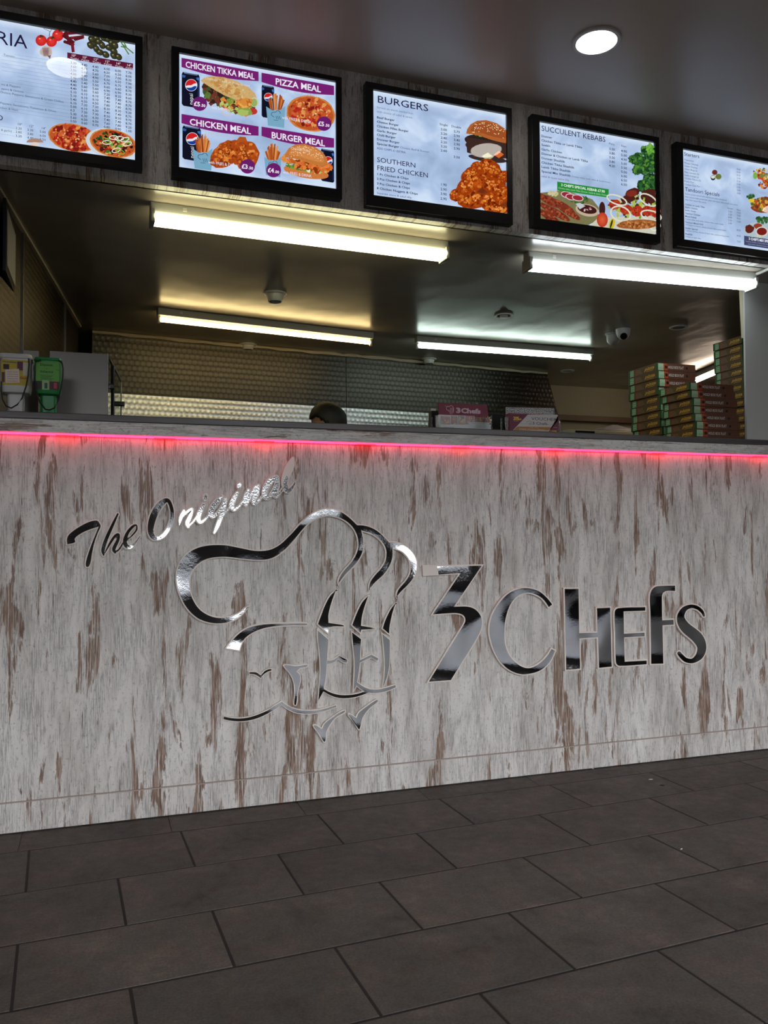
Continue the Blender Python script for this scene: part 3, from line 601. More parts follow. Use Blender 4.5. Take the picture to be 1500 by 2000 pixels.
def fitting(name, label, q, rad, drop, cat, flat=False, gp='unlit fittings in the kitchen ceiling'):
    p = onZ(q, ZK); root = thing(name, label, cat, (p.x, p.y, ZK), 0, gp)
    if flat:
        smooth_by_angle(MB().lathe([(rad*.72, 0), (rad, 0), (rad, -.003), (rad*.95, -.006), (rad*.78, -.006), (rad*.72, -.001)], n=30).build('trim_ring', M['whiteplastic'], root))
        MB().lathe([(rad*.72, -.0005), (rad*.70, -.0015)], n=24).build('lamp', M['lens'], root)
        if flat == 2: smooth_by_angle(MB().lathe([(rad*.45, -.001), (rad*.42, -.010), (rad*.25, -.013)], n=24).build('reflector', M['whiteplastic'], root))
    else:
        smooth_by_angle(MB().lathe([(rad*.6, 0), (rad, 0), (rad, -.003), (rad*.93, -.007), (rad*.72, -.008)], n=30).build('trim_ring', M['whiteplastic'], root))
        smooth_by_angle(MB().lathe([(rad*.72, -.006), (rad*.68, -drop*.5), (rad*.58, -drop)], n=28).build('barrel', M['whiteplastic'], root))
        MB().lathe([(rad*.50, -drop-.0002), (rad*.50, -drop-.0012)], n=24).build('lamp', M['lens'], root)
fitting('ceiling_spotlight', 'unlit spotlight barrel between the two left strip lights', (537,573), .062, .045, 'spotlight')
fitting('ceiling_spotlight', 'small unlit spotlight behind the far left strip light', (484,673), .060, .035, 'spotlight')
fitting('ceiling_spotlight', 'small unlit spotlight behind the far right strip light', (838,701), .055, .035, 'spotlight')
fitting('recessed_light', 'flush round fitting with pale centre between the two right strip lights', (984,616), .055, 0, 'recessed light', 2)
fitting('recessed_light', 'flush dark recessed light right of the security cameras', (1325,639), .055, 0, 'recessed light', 1)
fitting('recessed_light', 'flush dark recessed light beside the corner of the steel wall', (1108,724), .055, 0, 'recessed light', 1)
p = onZ((1217,643), ZK); t = thing('security_camera', 'white turret security camera with dark lens on the kitchen ceiling', 'camera', (p.x, p.y, ZK))
smooth_by_angle(MB().lathe([(.045, 0), (.045, -.006), (.043, -.022), (.036, -.044), (.022, -.060), (.004, -.066)], n=28).build('housing', M['whiteplastic'], t))
lv = Vector((-.45, -.8, -.42)).normalized(); q = Matrix.Translation(Vector((0, 0, -.036))+lv*.026) @ lv.to_track_quat('Z', 'Y').to_matrix().to_4x4()
mb = MB().lathe([(.021, 0), (.021, .012), (.017, .016)], n=24); mb.V = [q @ v for v in mb.V]; smooth_by_angle(mb.build('lens', M['lens'], t))
p = onZ((1197,652), ZK); t = thing('security_camera', 'plain white dome security camera left of the turret camera', 'camera', (p.x, p.y, ZK))
smooth_by_angle(MB().lathe([(.048, 0), (.048, -.006), (.040, -.010)], n=28).build('base_ring', M['whiteplastic'], t))
smooth_by_angle(MB().lathe([(.040, -.008), (.040, -.030), (.036, -.050), (.024, -.066), (.004, -.074)], n=28).build('dome', M['whiteplastic'], t))

# ============================================================ MENU BOARDS
DEP = .035
def board(label, o_px, i_px, u0=None, u1=None):
    """o_px: outer corners TL TR BR BL, i_px: lit area corners"""
    O = [FA(q, -DEP) for q in o_px]; I = [FA(q, -DEP+.006) for q in i_px]
    x0 = (O[0][0]+O[3][0])/2 if u0 is None else u0; x1 = (O[1][0]+O[2][0])/2 if u1 is None else u1
    z1 = (O[0][1]+O[1][1])/2; z0 = (O[2][1]+O[3][1])/2
    a0 = (I[0][0]+I[3][0])/2 if u0 is None else x0+.033; a1 = (I[1][0]+I[2][0])/2 if u1 is None else x1-.033
    c1 = (I[0][1]+I[1][1])/2; c0 = (I[2][1]+I[3][1])/2
    n = Vector((math.sin(PHI), -math.cos(PHI), 0)); org = Vector((x0*math.cos(PHI), YF+x0*math.sin(PHI), z0))
    root = thing('menu_board', label, 'menu board', org, PHI, 'backlit menu boards on the fascia')
    W, H = x1-x0, z1-z0; a0 -= x0; a1 -= x0; c0 -= z0; c1 -= z0
    mb = MB()
    for A, B in (((0,0),(W,c0)), ((0,c1),(W,H)), ((0,c0),(a0,c1)), ((a1,c0),(W,c1))): mb.box((A[0], -DEP, A[1]), (B[0], -.0005, B[1]), bev=.0015)
    mb.build('frame', M['black'], root)
    # lit sheet: bright rim where the edge lamps feed it
    nx, nz = 14, 12; V = []; F = []; C = []
    for j in range(nz+1):
        for i in range(nx+1):
            fx, fz = i/nx, j/nz; fx = .5-.5*math.cos(math.pi*fx); fz = .5-.5*math.cos(math.pi*fz)
            V.append((a0-.004+(a1-a0+.008)*fx, -DEP+.012, c0-.004+(c1-c0+.008)*fz))
            ed = max(math.exp(-(1-fz)*(c1-c0)/.012), .6*math.exp(-fz*(c1-c0)/.009), .45*math.exp(-fx*(a1-a0)/.008), .45*math.exp(-(1-fx)*(a1-a0)/.008)); C.append((ed, ed, ed, 1))
    for j in range(nz):
        for i in range(nx): k = j*(nx+1)+i; F.append((k, k+1, k+nx+2, k+nx+1))
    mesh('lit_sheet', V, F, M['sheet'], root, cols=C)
    MB().box((a0-.003, -DEP+.002, c0-.003), (a1+.003, -DEP+.003, c1+.003)).build('cover_pane', M['pane'], root)
    pr = Print(lambda q: (FA(q, -DEP+.011)[0]-x0, FA(q, -DEP+.011)[1]-z0), y0=-DEP+.0115, step=8e-6)
    pr.root = root; pr.lim = (a0, a1, c0, c1); return pr
def F_(f): return lambda x, y: (f[0]+x/f[2], f[1]+y/f[2])
DK = (28, 22, 60); PUR = (118, 28, 112); GRY = (95, 110, 135)
class FP:                                 # draw in the coordinates of one frame
    def __init__(s, pr, f): s.p = pr; s.f = f; s.k = 1/f[2]
    def q(s, x, y): return (s.f[0]+x*s.k, s.f[1]+y*s.k)
    def poly(s, P, c, g=0): s.p.poly([s.q(*a) for a in P], c, g)
    def blob(s, x, y, rx, ry, c, **k): s.p.blob(*s.q(x, y), rx*s.k, ry*s.k, c, **k)
    def ring(s, x, y, rx, ry, w_, c, rot=0): s.p.ring(*s.q(x, y), rx*s.k, ry*s.k, w_*s.k, c, rot)
    def line(s, a, b, w_, c): s.p.line(s.q(*a), s.q(*b), w_*s.k, c)
    def scat(s, x, y, rx, ry, n, r0, r1, cols, **k): s.p.scatter(*s.q(x, y), rx*s.k, ry*s.k, n, r0*s.k, r1*s.k, cols, **k)
    def text(s, b, x, y, h, c, x1=None, **k): s.p.text(b, s.q(x, y), h*s.k, c, None if x1 is None else s.q(x1, y)[0], **k)
FRY = [(196,92,28),(168,70,18),(215,120,45),(140,52,12),(224,140,62),(120,44,12)]
PIZ = [(176,40,28),(150,28,22),(196,70,40),(222,150,80),(120,24,20),(205,96,48)]
GRN = [(52,120,40),(30,84,30),(98,158,58),(20,60,24),(140,186,84)]
def drumstick(d, x, y, rx, ry, rot, n=46, dark=0):
    cs = [tuple(max(0, c-dark) for c in k) for k in FRY]
    d.blob(x, y, rx, ry, cs[1], rot=rot, jit=.06, n=26, grain=.8); d.scat(x, y, rx*.86, ry*.86, n, rx*.05, rx*.17, cs, rot=rot, grain=.7)
    d.scat(x-rx*.15, y-ry*.25, rx*.5, ry*.4, n//3, rx*.04, rx*.10, [(232,150,70),(222,132,56)], rot=rot, grain=.5)
def pizza(d, x, y, rx, ry, rot, veg=False):
    d.blob(x, y, rx, ry, (206,128,58), rot=rot, n=36, jit=.015, grain=.7); d.blob(x, y, rx*.93, ry*.92, (186,84,38), rot=rot, n=34, jit=.02, grain=.6)
    d.scat(x, y, rx*.84, ry*.82, 130, rx*.04, rx*.13, PIZ if not veg else [(150,36,24),(196,92,40),(214,160,90),(70,22,18)], rot=rot, grain=.6)
    if veg:
        d.scat(x, y, rx*.8, ry*.78, 40, rx*.04, rx*.10, GRN+[(24,16,16)], rot=rot)
        for _ in range(9):
            a = random.uniform(0, 6.28); q = random.random()**.5*.7; d.ring(x+rx*q*math.cos(a), y+ry*q*math.sin(a), rx*.2, ry*.17, rx*.035, random.choice([(226,226,206),(120,176,60),(232,232,220)]), random.uniform(-20, 40))
    else: d.scat(x, y, rx*.8, ry*.78, 26, rx*.02, rx*.05, [(236,190,130),(226,170,110)], rot=rot)
def fries(d, x, y, s, logo=True, w_=160, h_=170):
    for i in range(26):
        a = random.uniform(-1, 1); xx = x+a*w_*.42*s; d.line((x+a*w_*.26*s, y+20*s), (xx+random.uniform(-10, 10)*s, y-random.uniform(70, 130)*s*(1-.35*a*a)), random.uniform(9, 15)*s, random.choice([(206,122,56),(178,88,34),(224,150,80),(150,66,26)]))
    d.poly([(x-w_/2*s, y-10*s), (x-w_*.2*s, y+22*s), (x+w_*.2*s, y+24*s), (x+w_/2*s, y-10*s), (x+w_*.44*s, y+h_*s), (x-w_*.40*s, y+(h_-20)*s)], (120,168,196))
    if logo:
        L = (50, 40, 90); q = [(-38,60),(-30,40),(0,38),(12,24),(30,30),(42,50)]
        for a, b in zip(q, q[1:]): d.line((x+a[0]*s, y+a[1]*s), (x+b[0]*s, y+b[1]*s), 4*s, L)
        for k in range(3): d.line((x+(2+14*k)*s, y+70*s), (x+(12+14*k)*s, y+100*s), 3.4*s, L)
        d.line((x-38*s, y+62*s), (x-14*s, y+80*s), 4*s, L); d.line((x-16*s, y+104*s), (x+22*s, y+110*s), 3*s, L)
def can(d, x, y, w_, h_, clip=None, word=True):
    sk = .17
    def pt(a, b): return (x+a*w_, y+b*h_+a*w_*sk)
    d.poly([pt(.06,.0), pt(.94,.0), pt(1,.07), pt(1,.95), pt(.9,1), pt(.1,1), pt(0,.95), pt(0,.07)], (10,14,34)); d.poly([pt(.1,.0), pt(.9,.0), pt(.86,.04), pt(.14,.04)], (92,108,140))
    d.poly([pt(.02,.08), pt(.22,.09), pt(.18,.16), pt(.02,.16)], (50,90,160)); d.poly([pt(.80,.10), pt(.98,.08), pt(.97,.18), pt(.84,.16)], (60,110,190))
    d.poly([pt(.90,.18), pt(.97,.18), pt(.97,.92), pt(.90,.94)], (34,52,104))
    c = pt(.53, .35); r = w_*.34
    d.blob(c[0], c[1], r, r, (226,232,240), n=24)
    d.poly([(c[0]+r*.93*math.cos(a), c[1]+r*.93*math.sin(a)) for a in [R(t) for t in range(172, 345, 14)]]+[(c[0]+r*.45, c[1]-r*.25), (c[0], c[1]+r*.02), (c[0]-r*.5, c[1]+r*.02)], (208,30,34))
    d.poly([(c[0]+r*.93*math.cos(a), c[1]+r*.93*math.sin(a)) for a in [R(t) for t in range(12, 160, 13)]]+[(c[0]-r*.45, c[1]+r*.42), (c[0]+r*.05, c[1]+r*.38), (c[0]+r*.55, c[1]+r*.12)], (22,60,150))
    if word: d.text('pepsi', *pt(.62, .93), w_*.22, (225,230,240), vert=True)
def burger(d, x, y, s, dark=False):
    bun = (196,120,56) if not dark else (176,96,44)
    d.blob(x, y+105*s, 170*s, 46*s, (206,120,60) if not dark else (60,40,36), rot=10, n=28, grain=.3)
    d.scat(x, y+70*s, 165*s, 26*s, 60, 8*s, 20*s, [(190,210,120),(226,236,190),(120,160,60),(84,128,44)], rot=10)
    if dark: d.blob(x, y+60*s, 175*s, 55*s, (44,28,24), rot=8, n=28, grain=.6); d.blob(x+60*s, y+95*s, 50*s, 22*s, (196,190,160), rot=5, n=4); d.blob(x+135*s, y+85*s, 38*s, 30*s, (214,110,50), n=4)
    else: d.scat(x+10*s, y+45*s, 190*s, 40*s, 110, 10*s, 26*s, FRY+[(220,110,50),(232,130,64)], rot=14, grain=.5)
    d.scat(x, y+12*s, 150*s, 14*s, 46, 7*s, 17*s, GRN if dark else [(226,230,210),(214,150,90)], rot=10)
    P = [(-160,22),(-158,-10),(-140,-50),(-95,-85),(-30,-100),(50,-90),(115,-60),(155,-15),(165,30),(140,48),(40,40),(-60,22),(-130,20)]
    q = [rotp((x+a*s, y+b*s), (x, y), R(9)) for a, b in P]; d.poly(q, bun, .25)
    d.poly([rotp((x+a*.82*s, y+(b*.7-16)*s), (x, y), R(9)) for a, b in P], tuple(min(255, c+16) for c in bun) if not dark else (158,78,34), .3)
    for _ in range(60):
        a = random.uniform(-1, 1); b = random.uniform(0, 1); xx, yy = rotp((x+a*120*s, y+(-85+b*70*(1)+a*a*34)*s), (x, y), R(9)); d.blob(xx, yy, 5*s, 3*s, (240,216,170), n=5, rot=random.uniform(0, 90))
# ---- board 1, pizzeria
pr = board('leftmost menu board, pizza price table with pizzas, cut by the picture edge', [(280,72),(280,72),(277,332),(277,332)], [(264,86),(264,86),(263.4,313.5),(263.4,313.5)], u0=FA((280,72), -DEP)[0]-.66)
d = FP(pr, (0, 20, 4.4118))
d.text('PIZZERIA', 236, 331, 112, DK, right=True, x1=None)
for k, (b, x, y) in enumerate((('Tomato.....................', 30, 392), ('Garlic & Herbs', -240, 560), ('ms & Peppers', 10, 645), ('ppers & Onions', 10, 682), ('Onions, Peppers, Sweetcorn & Green Chillies', 0, 712), ('Peppers, Sweetcorn, Tomatoes & Olives', 0, 806), ('icken & Ham', 0, 846))): d.text(b, x, y, 19, (70,90,110))
zrow = [450+31.4*i for i in range(17)]
P1 = ['3.30 3.60 3.50 4.00 4.40 4.40 4.40 4.40 5.10 5.10 5.40 6.10 5.00 6.3 5.30 5.60 0.50', '4.40 4.70 5.60 4.90 5.50 5.40 5.60 5.60 6.10 6.10 6.50 7.20 6.10 7.30 6.30 6.50 0.60', '4.40 4.70 5.60 4.90 5.50 5.50 5.60 5.60 6.10 6.10 6.50 7.20 6.30 7.30 6.30 6.50 0.70',
      '6.00 6.50 7.00 6.50 6.70 6.60 6.90 7.20 7.40 7.40 7.80 8.30 7.40 8.50 7.40 7.60 0.80', '6.00 6.50 7.00 6.50 6.70 6.60 6.90 8.20 7.40 7.40 7.80 8.30 7.40 8.50 7.40 7.80 0.90', '7.70 8.00 8.30 7.90 8.30 8.70 8.30 8.60 8.70 8.70 8.70 9.30 8.70 9.70 8.70 9.20 1.00']
cols_ = [(606,0), (700,16.5), (796,33), (895,51), (992,68), (1082,84)]
for (x, dy), col in zip(cols_, P1):
    for z, v in zip(zrow, col.split()): d.text(v, x, z+10+dy-(14 if 0 else 0), 20, (24,30,46), bold=.012)
for i, z in enumerate(zrow):
    for x in range(int(20 if i else 130), 596, 14):
        if i in (6, 7) and x < 150 or (i == 9 and x < 460) or (i == 12 and x < 390) or (i == 13 and x < 130): continue
        d.blob(x, z+8-(596-x)*.163, 2.6, 2.6, (50,66,90), n=4)
d.poly([(580,370),(1146,466),(1146,521),(580,421)], (92,20,50))
for x, dy, a, b in ((605,0,'10"','THIN'),(700,17,'10"','DEEP'),(796,34,'12"','THIN'),(895,52,'12"','DEEP'),(990,69,'14"','THIN'),(1082,84,'14"','DEEP')):
    d.text(a, x+8, 404+dy, 20, (226,214,224), bold=.01); d.text(b, x, 430+dy, 20, (226,214,224))
d.text('AD', 26, 960, 48, DK, right=True)
for x, y, b in ((150,996,'10"'),(250,1012,'12"'),(355,1030,'14"'),(135,1030,'2.20'),(235,1045,'3.30'),(342,1060,'5.00'),(135,1062,'2.80'),(235,1079,'3.80'),(342,1094,'6.00'),(135,1096,'3.20'),(235,1112,'4.40'),(342,1126,'6.50')): d.text(b, x, y, 20, (24,30,46))
d.text('& garlic) ..', 10, 1045, 18, (70,90,110))
for x in range(10, 128, 14): d.blob(x, 1004+x*.17, 2.6, 2.6, (50,66,90), n=4); d.blob(x, 1070+x*.17, 2.6, 2.6, (50,66,90), n=4)
for x, y, r in ((355,268,48),(500,225,50),(445,278,46)): d.blob(x, y, r, r, (196,26,30), n=20, col2=(232,60,52)); d.blob(x-r*.25, y-r*.3, r*.2, r*.12, (246,150,140), n=8); d.scat(x+8, y-r*.75, 12, 6, 5, 5, 12, [(40,60,30)])
d.line((375,165),(430,190),4,(40,56,40)); d.line((430,190),(425,235),5,(40,56,40)); d.line((450,160),(435,195),4,(40,56,40))
d.blob(398, 362, 55, 48, (206,190,184), n=14, jit=.08, col2=(150,110,110)); [d.line((385+8*k, 330), (392+6*k, 402), 4, (128,92,96)) for k in range(-2, 5)]; d.poly([(410,400),(440,395),(432,430)], (120,90,80))
for a, b, c, e_ in ((560,210,690,200),(550,230,640,290),(600,250,725,235),(560,280,640,310),(620,280,632,370),(650,260,720,240),(570,200,600,300)): d.line((a,b),(c,e_),26,random.choice([(92,16,30),(120,22,34),(70,12,24)])); d.blob(a,b,15,14,(84,16,28),n=8)
for x, y in ((790,260),(830,250),(800,300),(850,280),(900,250),(930,260),(880,310),(830,340),(780,310),(860,370),(910,390),(940,330),(980,360),(960,290),(990,310),(980,400),(1020,410),(1000,260)): d.blob(x, y, 36, 27, (34,34,22), rot=random.uniform(20,60), n=14, jit=.05, col2=(74,72,40)); d.blob(x-8, y-8, 8, 6, (150,150,110), n=6)
for a, b, c, e_ in ((1040,280,1110,390),(1050,300,1150,380),(1040,320,1080,330),(1060,270,1090,330)): d.line((a,b),(c,e_),10,(84,124,60))
pizza(d, 630, 1105, 218, 118, 12); d.blob(960, 1160, 225, 128, (206,214,220), rot=14, n=30); pizza(d, 975, 1155, 205, 118, 14, True)
d.blob(302, 1150, 72, 36, (168,132,116), n=16, a0=180, a1=360); d.blob(300, 1165, 42, 18, (224,206,196), n=12)
pr.build('printed_menu', M['backlit'], pr.root)
# ---- board 2, meals
pr = board('second menu board with four purple-headed meal offers', [(335,88),(668,152),(668,388),(335,345)], [(350,103),(656,160.5),(656,370.5),(350,326)])
d = FP(pr, (330, 80, 4.2857))
for (x0, y0, x1_, y1_, h0) in ((105,140,750,258,78),(775,265,1382,375,78),(105,610,750,715,78),(775,717,1382,815,78)):
    m_ = 14; top = [(x0+(x1_-x0)*i/m_, y0+(y1_-y0)*i/m_) for i in range(m_+1)]; bot = [(x0+(x1_-x0)*i/m_, y0+(y1_-y0)*i/m_+h0+26*math.sin(math.pi*i/m_)) for i in range(m_, -1, -1)]
    for i in range(m_): d.poly([top[i], top[i+1], bot[m_-i-1], bot[m_-i]], PUR)
WH = (236,232,244)
d.text('CHICKEN TIKKA MEAL', 138, 219, 50, WH, x1=716, bold=.022); d.text('PIZZA MEAL', 890, 362, 52, WH, x1=1272, bold=.022)
d.text('CHICKEN MEAL', 172, 700, 52, WH, x1=686, bold=.022); d.text('BURGER MEAL', 856, 812, 52, WH, x1=1306, bold=.022)
can(d, 107, 258, 150, 282)
d.blob(500, 470, 240, 105, (70,40,28), rot=28, n=22, jit=.08, grain=.6); d.scat(400, 470, 120, 70, 70, 12, 28, [(60,84,40),(90,116,54),(48,30,24),(110,50,40)], rot=25, grain=.5)
d.scat(560, 545, 150, 60, 70, 12, 26, [(200,96,40),(222,130,60),(120,150,60),(96,60,40),(180,196,110)], rot=18, grain=.5)
d.blob(700, 590, 40, 28, (190,50,44), rot=5); d.ring(480, 600, 40, 30, 8, (214,190,200), 30); d.blob(630, 590, 60, 34, (130,160,70), n=14, jit=.3); d.blob(620, 600, 50, 24, (170,190,100), n=14, jit=.3)
d.poly([(265,335),(300,305),(360,295),(460,305),(560,335),(660,385),(720,440),(742,500),(720,492),(640,485),(560,495),(470,460),(380,410),(300,360)], (206,170,112), .3); d.scat(500, 390, 190, 45, 60, 8, 24, [(222,196,140),(196,150,84),(214,180,120),(190,136,72)], rot=26, grain=.3)
d.blob(715, 515, 34, 42, (200,206,170)); d.blob(712, 518, 26, 34, (150,176,100)); d.scat(640, 515, 60, 36, 26, 12, 26, [(214,140,60),(196,104,40),(232,170,84)])
d.text('Chicken Tikka in Pitta Bread', 300, 322, 20, (228,214,196), x1=672); d.text('with DRINK', 358, 568, 22, WH, x1=488)
def price(x, y, a): d.blob(x, y, 62, 60, (106,26,106), n=30); d.text(a[:2], x-50, y+14, 36, WH, bold=.03); d.text(a[2:], x+8, y+22, 22, WH, bold=.03)
price(257, 528, '\u00a35.50')
can(d, 775, 368, 105, 270, word=False); fries(d, 892, 560, 1.0); pizza(d, 1185, 610, 205, 150, 10)
d.text('10" Thin Pizza with any 2 Toppings', 880, 410, 20, (222,226,236), x1=1290); d.text('with FRIES & DRINK', 945, 655, 24, WH, x1=1190); price(1296, 696, '\u00a35.50')
can(d, 112, 710, 155, 280); fries(d, 280, 915, 1.03)
drumstick(d, 470, 950, 150, 92, -38, 70); d.poly([(555,850),(590,805),(640,810),(655,850),(620,890),(575,900)], (176,84,30), .5); drumstick(d, 640, 960, 115, 120, 20, 60); drumstick(d, 480, 960, 120, 90, -38, 60)
d.text('2 PIECES CHICKEN', 300, 782, 22, (190,190,206), x1=570); d.text('with FRIES & DRINK', 328, 1030, 24, WH, x1=582); price(655, 1056, '\u00a33.50')
can(d, 1268, 905, 112, 270, word=False); fries(d, 866, 985, .95, w_=150); burger(d, 1145, 985, 1.12)
d.text('Chicken Fillet', 1015, 915, 20, (240,222,200), x1=1178); d.text('with FRIES & DRINK', 950, 1117, 24, WH, x1=1190); price(872, 1090, '\u00a34.00')
pr.build('printed_menu', M['backlit'], pr.root)
# ---- board 3, burgers
pr = board('middle menu board headed BURGERS with burger and fried chicken', [(715,158),(1001,212),(1001,434),(715,406)], [(729,174.4),(989.4,224),(990,418),(729,381.6)])
d = FP(pr, (710, 150, 5.0))
d.text('BURGERS', 132, 248, 68, DK, x1=632, bold=.004)
TX = (30, 40, 62)
for b, y, x1_, c, bo in (('Served on warm seeded bun', 305, 482, GRY, 0), ('with choice of salad & sauce.', 346, 482, GRY, 0), ('Beef Burger', 404, 305, TX, .02), ('Cheese Burger', 446, 345, TX, .02), ('Chicken Fillet Burger', 489, 440, TX, .02), ('Garlic Burger', 532, 326, TX, .02), ('Chilli Burger', 574, 314, TX, .02), ('Donner Burger', 617, 352, TX, .02), ('Special Burger', 660, 348, TX, .02), ('ADD CHIPS \u00a31 EXTRA', 704, 411, (60,50,110), .006),
    ('1 Pc Chicken & Chips', 958, 440, TX, .02), ('2 Pcs Chicken & Chips', 1004, 453, TX, .02), ('3 Pcs Chicken & Chips', 1050, 453, TX, .02), ('8 Chicken Nuggets & Chips', 1096, 530, TX, .02), ('Separate sauce & salad 40p', 1142, 470, (70,60,120), 0)): d.text(b, 130, y, 21 if bo == .02 else 20, c, x1=x1_, bold=bo)
d.text('Chicken, Beef & Donner.', 358, 697, 18, (60,74,100), x1=645)
d.text('SOUTHERN', 130, 830, 48, DK, x1=506, bold=.002); d.text('FRIED CHICKEN', 130, 910, 48, DK, x1=628, bold=.002)
for x, y, b in ((742,470,'Single'),(858,490,'Double')): d.text(b, x, y, 20, TX, x1=x+(80 if x < 800 else 95), bold=.01)
for i, (a, b) in enumerate((('2.00','2.70'),('2.20','2.90'),('2.40','3.40'),('2.20','2.90'),('2.20','2.90'),('2.60',''))): 
    d.text(a, 754, 520+41.3*i, 22, TX, x1=815, bold=.012)
    if b: d.text(b, 882, 541+41.3*i, 22, TX, x1=941, bold=.012)
d.text('3.50', 880, 790, 22, TX, x1=941, bold=.012)
for i, a in enumerate(('1.90','2.90','3.90','2.90')): d.text(a, 752, 1060+46*i, 24, TX, x1=812, bold=.012)
burger(d, 1215, 560, 1.32, True); d.blob(1210, 800, 190, 34, (52,40,38), rot=8, n=22); d.poly([(1000,590),(1395,650),(1395,800),(1200,800),(1010,740)], (58,38,32), .5); d.blob(1210,780,60,40,(190,184,150),n=4,rot=4); d.blob(1320,760,50,36,(214,104,44),n=4)
d.blob(1200, 1060, 190, 190, (110,44,14), n=26, grain=.6); d.blob(1300, 1200, 150, 120, (120,50,16), n=26, grain=.6)
for a in ((1170,1000,90,70,20),(1240,900,130,80,35),(1100,880,50,60,60),(1060,960,120,80,-30),(1040,1060,150,85,-25),(900,1160,66,60,0),(1370,980,70,60,10),(1270,1070,120,80,15),(1330,1150,110,90,0),(1060,1210,150,85,0),(1250,1210,140,80,-15),(1300,1300,140,40,5)): drumstick(d, *a, n=44, dark=12)
pr.build('printed_menu', M['backlit'], pr.root)
# ---- board 4, kebabs
pr = board('fourth menu board headed SUCCULENT KEBABS with green offer strip', [(1040,221),(1289,269),(1289,472),(1040,443)], [(1053.8,236.6),(1279.3,279.3),(1279.8,458.4),(1053.8,427.8)])
d = FP(pr, (1030, 210, 5.5556))
d.text('SUCCULENT KEBABS', 152, 250, 58, DK, x1=846, bold=.002)
for i, (b, x1_) in enumerate((('Donner',269),('Chicken Tikka or Lamb Tikka',594),('Seekh',248),('Garlic Chicken',376),('Donner & Chicken or Lamb Tikka',656),('Donner Shashlik',410),('Chicken Tikka Shashlik',510),('Lamb Tikka Shashlik',472),('Special Mix Shashlik',472))): d.text(b, 153, 318+47.8*i, 24, TX, x1=x1_, bold=.016)
d.text('Chicken tikka, lamb tikka & mushrooms', 476, 752, 15, (60,74,100), x1=900); d.text('salad & sauce extra 50p', 153, 752, 20, (110,60,130), x1=455)
d.text('Pitta', 884, 400, 22, TX, x1=945); d.text('Nan', 1018, 424, 22, TX, x1=1073)
for i, a in enumerate('3.50 3.80 3.50 3.80 4.20'.split()): d.text(a, 888, 458+45.6*i, 25, TX, x1=950, bold=.012)
for i, a in enumerate('4.90 5.00 4.90 5.00 5.50 5.50 6.00 6.50 6.50'.split()): d.text(a, 1017, 480+45.3*i, 25, TX, x1=1081, bold=.012)
for x, y, r in ((1310,470,90),(1350,560,90),(1220,580,90),(1150,560,60),(1270,660,90),(1190,680,60),(1350,640,80),(1320,780,80),(1200,540,60),(1360,850,90),(1250,850,80)): d.blob(x, y, r*.8, r*.8, (34,76,38), n=18, jit=.18, grain=.4); d.scat(x, y, r*.75, r*.75, 44, 6, 24, [(30,70,34),(44,96,44),(24,56,30),(84,140,50),(60,112,52)], grain=.4)
d.scat(1340, 460, 60, 60, 30, 8, 22, [(96,160,52),(120,180,70)])
d.poly([(132,930),(400,900),(700,1000),(770,1090),(760,1220),(640,1290),(132,1225)], (122,118,80), .3); d.scat(560, 1010, 90, 40, 40, 12, 26, [(40,80,34),(70,110,48)]); d.scat(280, 940, 60, 24, 30, 8, 18, [(206,196,160),(190,190,120)])
for x, y in ((420,950),(470,975),(540,985)): d.blob(x, y, 62, 34, (150,40,50), rot=12); d.ring(x, y, 64, 36, 9, (222,196,206), 12)
for x, y in ((210,1010),(300,1040),(390,1080),(250,1120),(440,1140),(230,1190),(330,1160)): d.blob(x, y, 150, 36, (122,48,30), rot=32, n=20, jit=.05, grain=.7); d.scat(x, y, 130, 26, 30, 7, 16, [(150,66,40),(98,34,24),(170,84,50)], rot=32, grain=.5)
d.blob(640, 1120, 128, 66, (196,176,150), rot=12, n=24); d.blob(640, 1110, 106, 46, (64,22,24), rot=12, n=24); d.scat(660, 1110, 60, 20, 10, 5, 14, [(150,90,90),(206,190,190)]); d.poly([(515,1050),(560,1040),(620,1075),(560,1110)], (196,200,206))
d.poly([(315,810),(873,893),(873,984),(315,905)], (34,140,52)); d.text("3 CHEF'S SPECIAL KEBAB \u00a37.90", 357, 858, 27, (240,248,240), x1=830, bold=.02); d.text('Chicken tikka, Lamb Tikka, Donner, Seekh & Garlic Chicken', 328, 886, 17, (190,230,190), x1=860)
d.poly([(685,1270),(760,1200),(1388,1180),(1388,1380),(1100,1360),(690,1290)], (206,204,186), .2); d.scat(1130, 1080, 260, 120, 90, 14, 34, [(120,150,50),(176,190,84),(70,40,28),(60,24,20),(206,206,150)])
for x, y in ((940,1060),(1060,1110),(1180,1130),(1290,1130),(1370,1140)): d.blob(x, y, 62, 58, (176,52,30), n=16, jit=.12, grain=.6); d.scat(x, y, 50, 46, 14, 6, 16, [(206,84,44),(140,34,24)])
for x, y in ((1130,930),(1080,1000),(1300,940),(1340,1000)): d.blob(x, y, 80, 46, (74,30,24), rot=-15, n=16, jit=.1, grain=.6)
d.blob(1120, 940, 60, 34, (128,44,30), rot=-10)
for x, y, a, b, r in ((1000,1160,118,86,20),(960,1010,120,54,20),(1300,1010,110,60,30),(1330,1180,120,60,15),(1380,1300,60,44,-30)): d.ring(x, y, a, b, 16, (224,222,204), r)
d.blob(800, 1110, 34, 80, (60,28,24)); d.blob(802, 1225, 60, 80, (186,52,32), n=18, col2=(222,100,60)); d.blob(905, 1270, 30, 60, (206,190,40), rot=15); d.blob(900, 1270, 10, 50, (40,40,20), rot=15); d.blob(1190, 1275, 230, 52, (156,88,40), rot=-2, n=24, jit=.04, grain=.8); d.scat(1190, 1275, 200, 40, 60, 8, 20, [(176,110,56),(130,66,30),(196,134,76)], grain=.6)
pr.build('printed_menu', M['backlit'], pr.root)
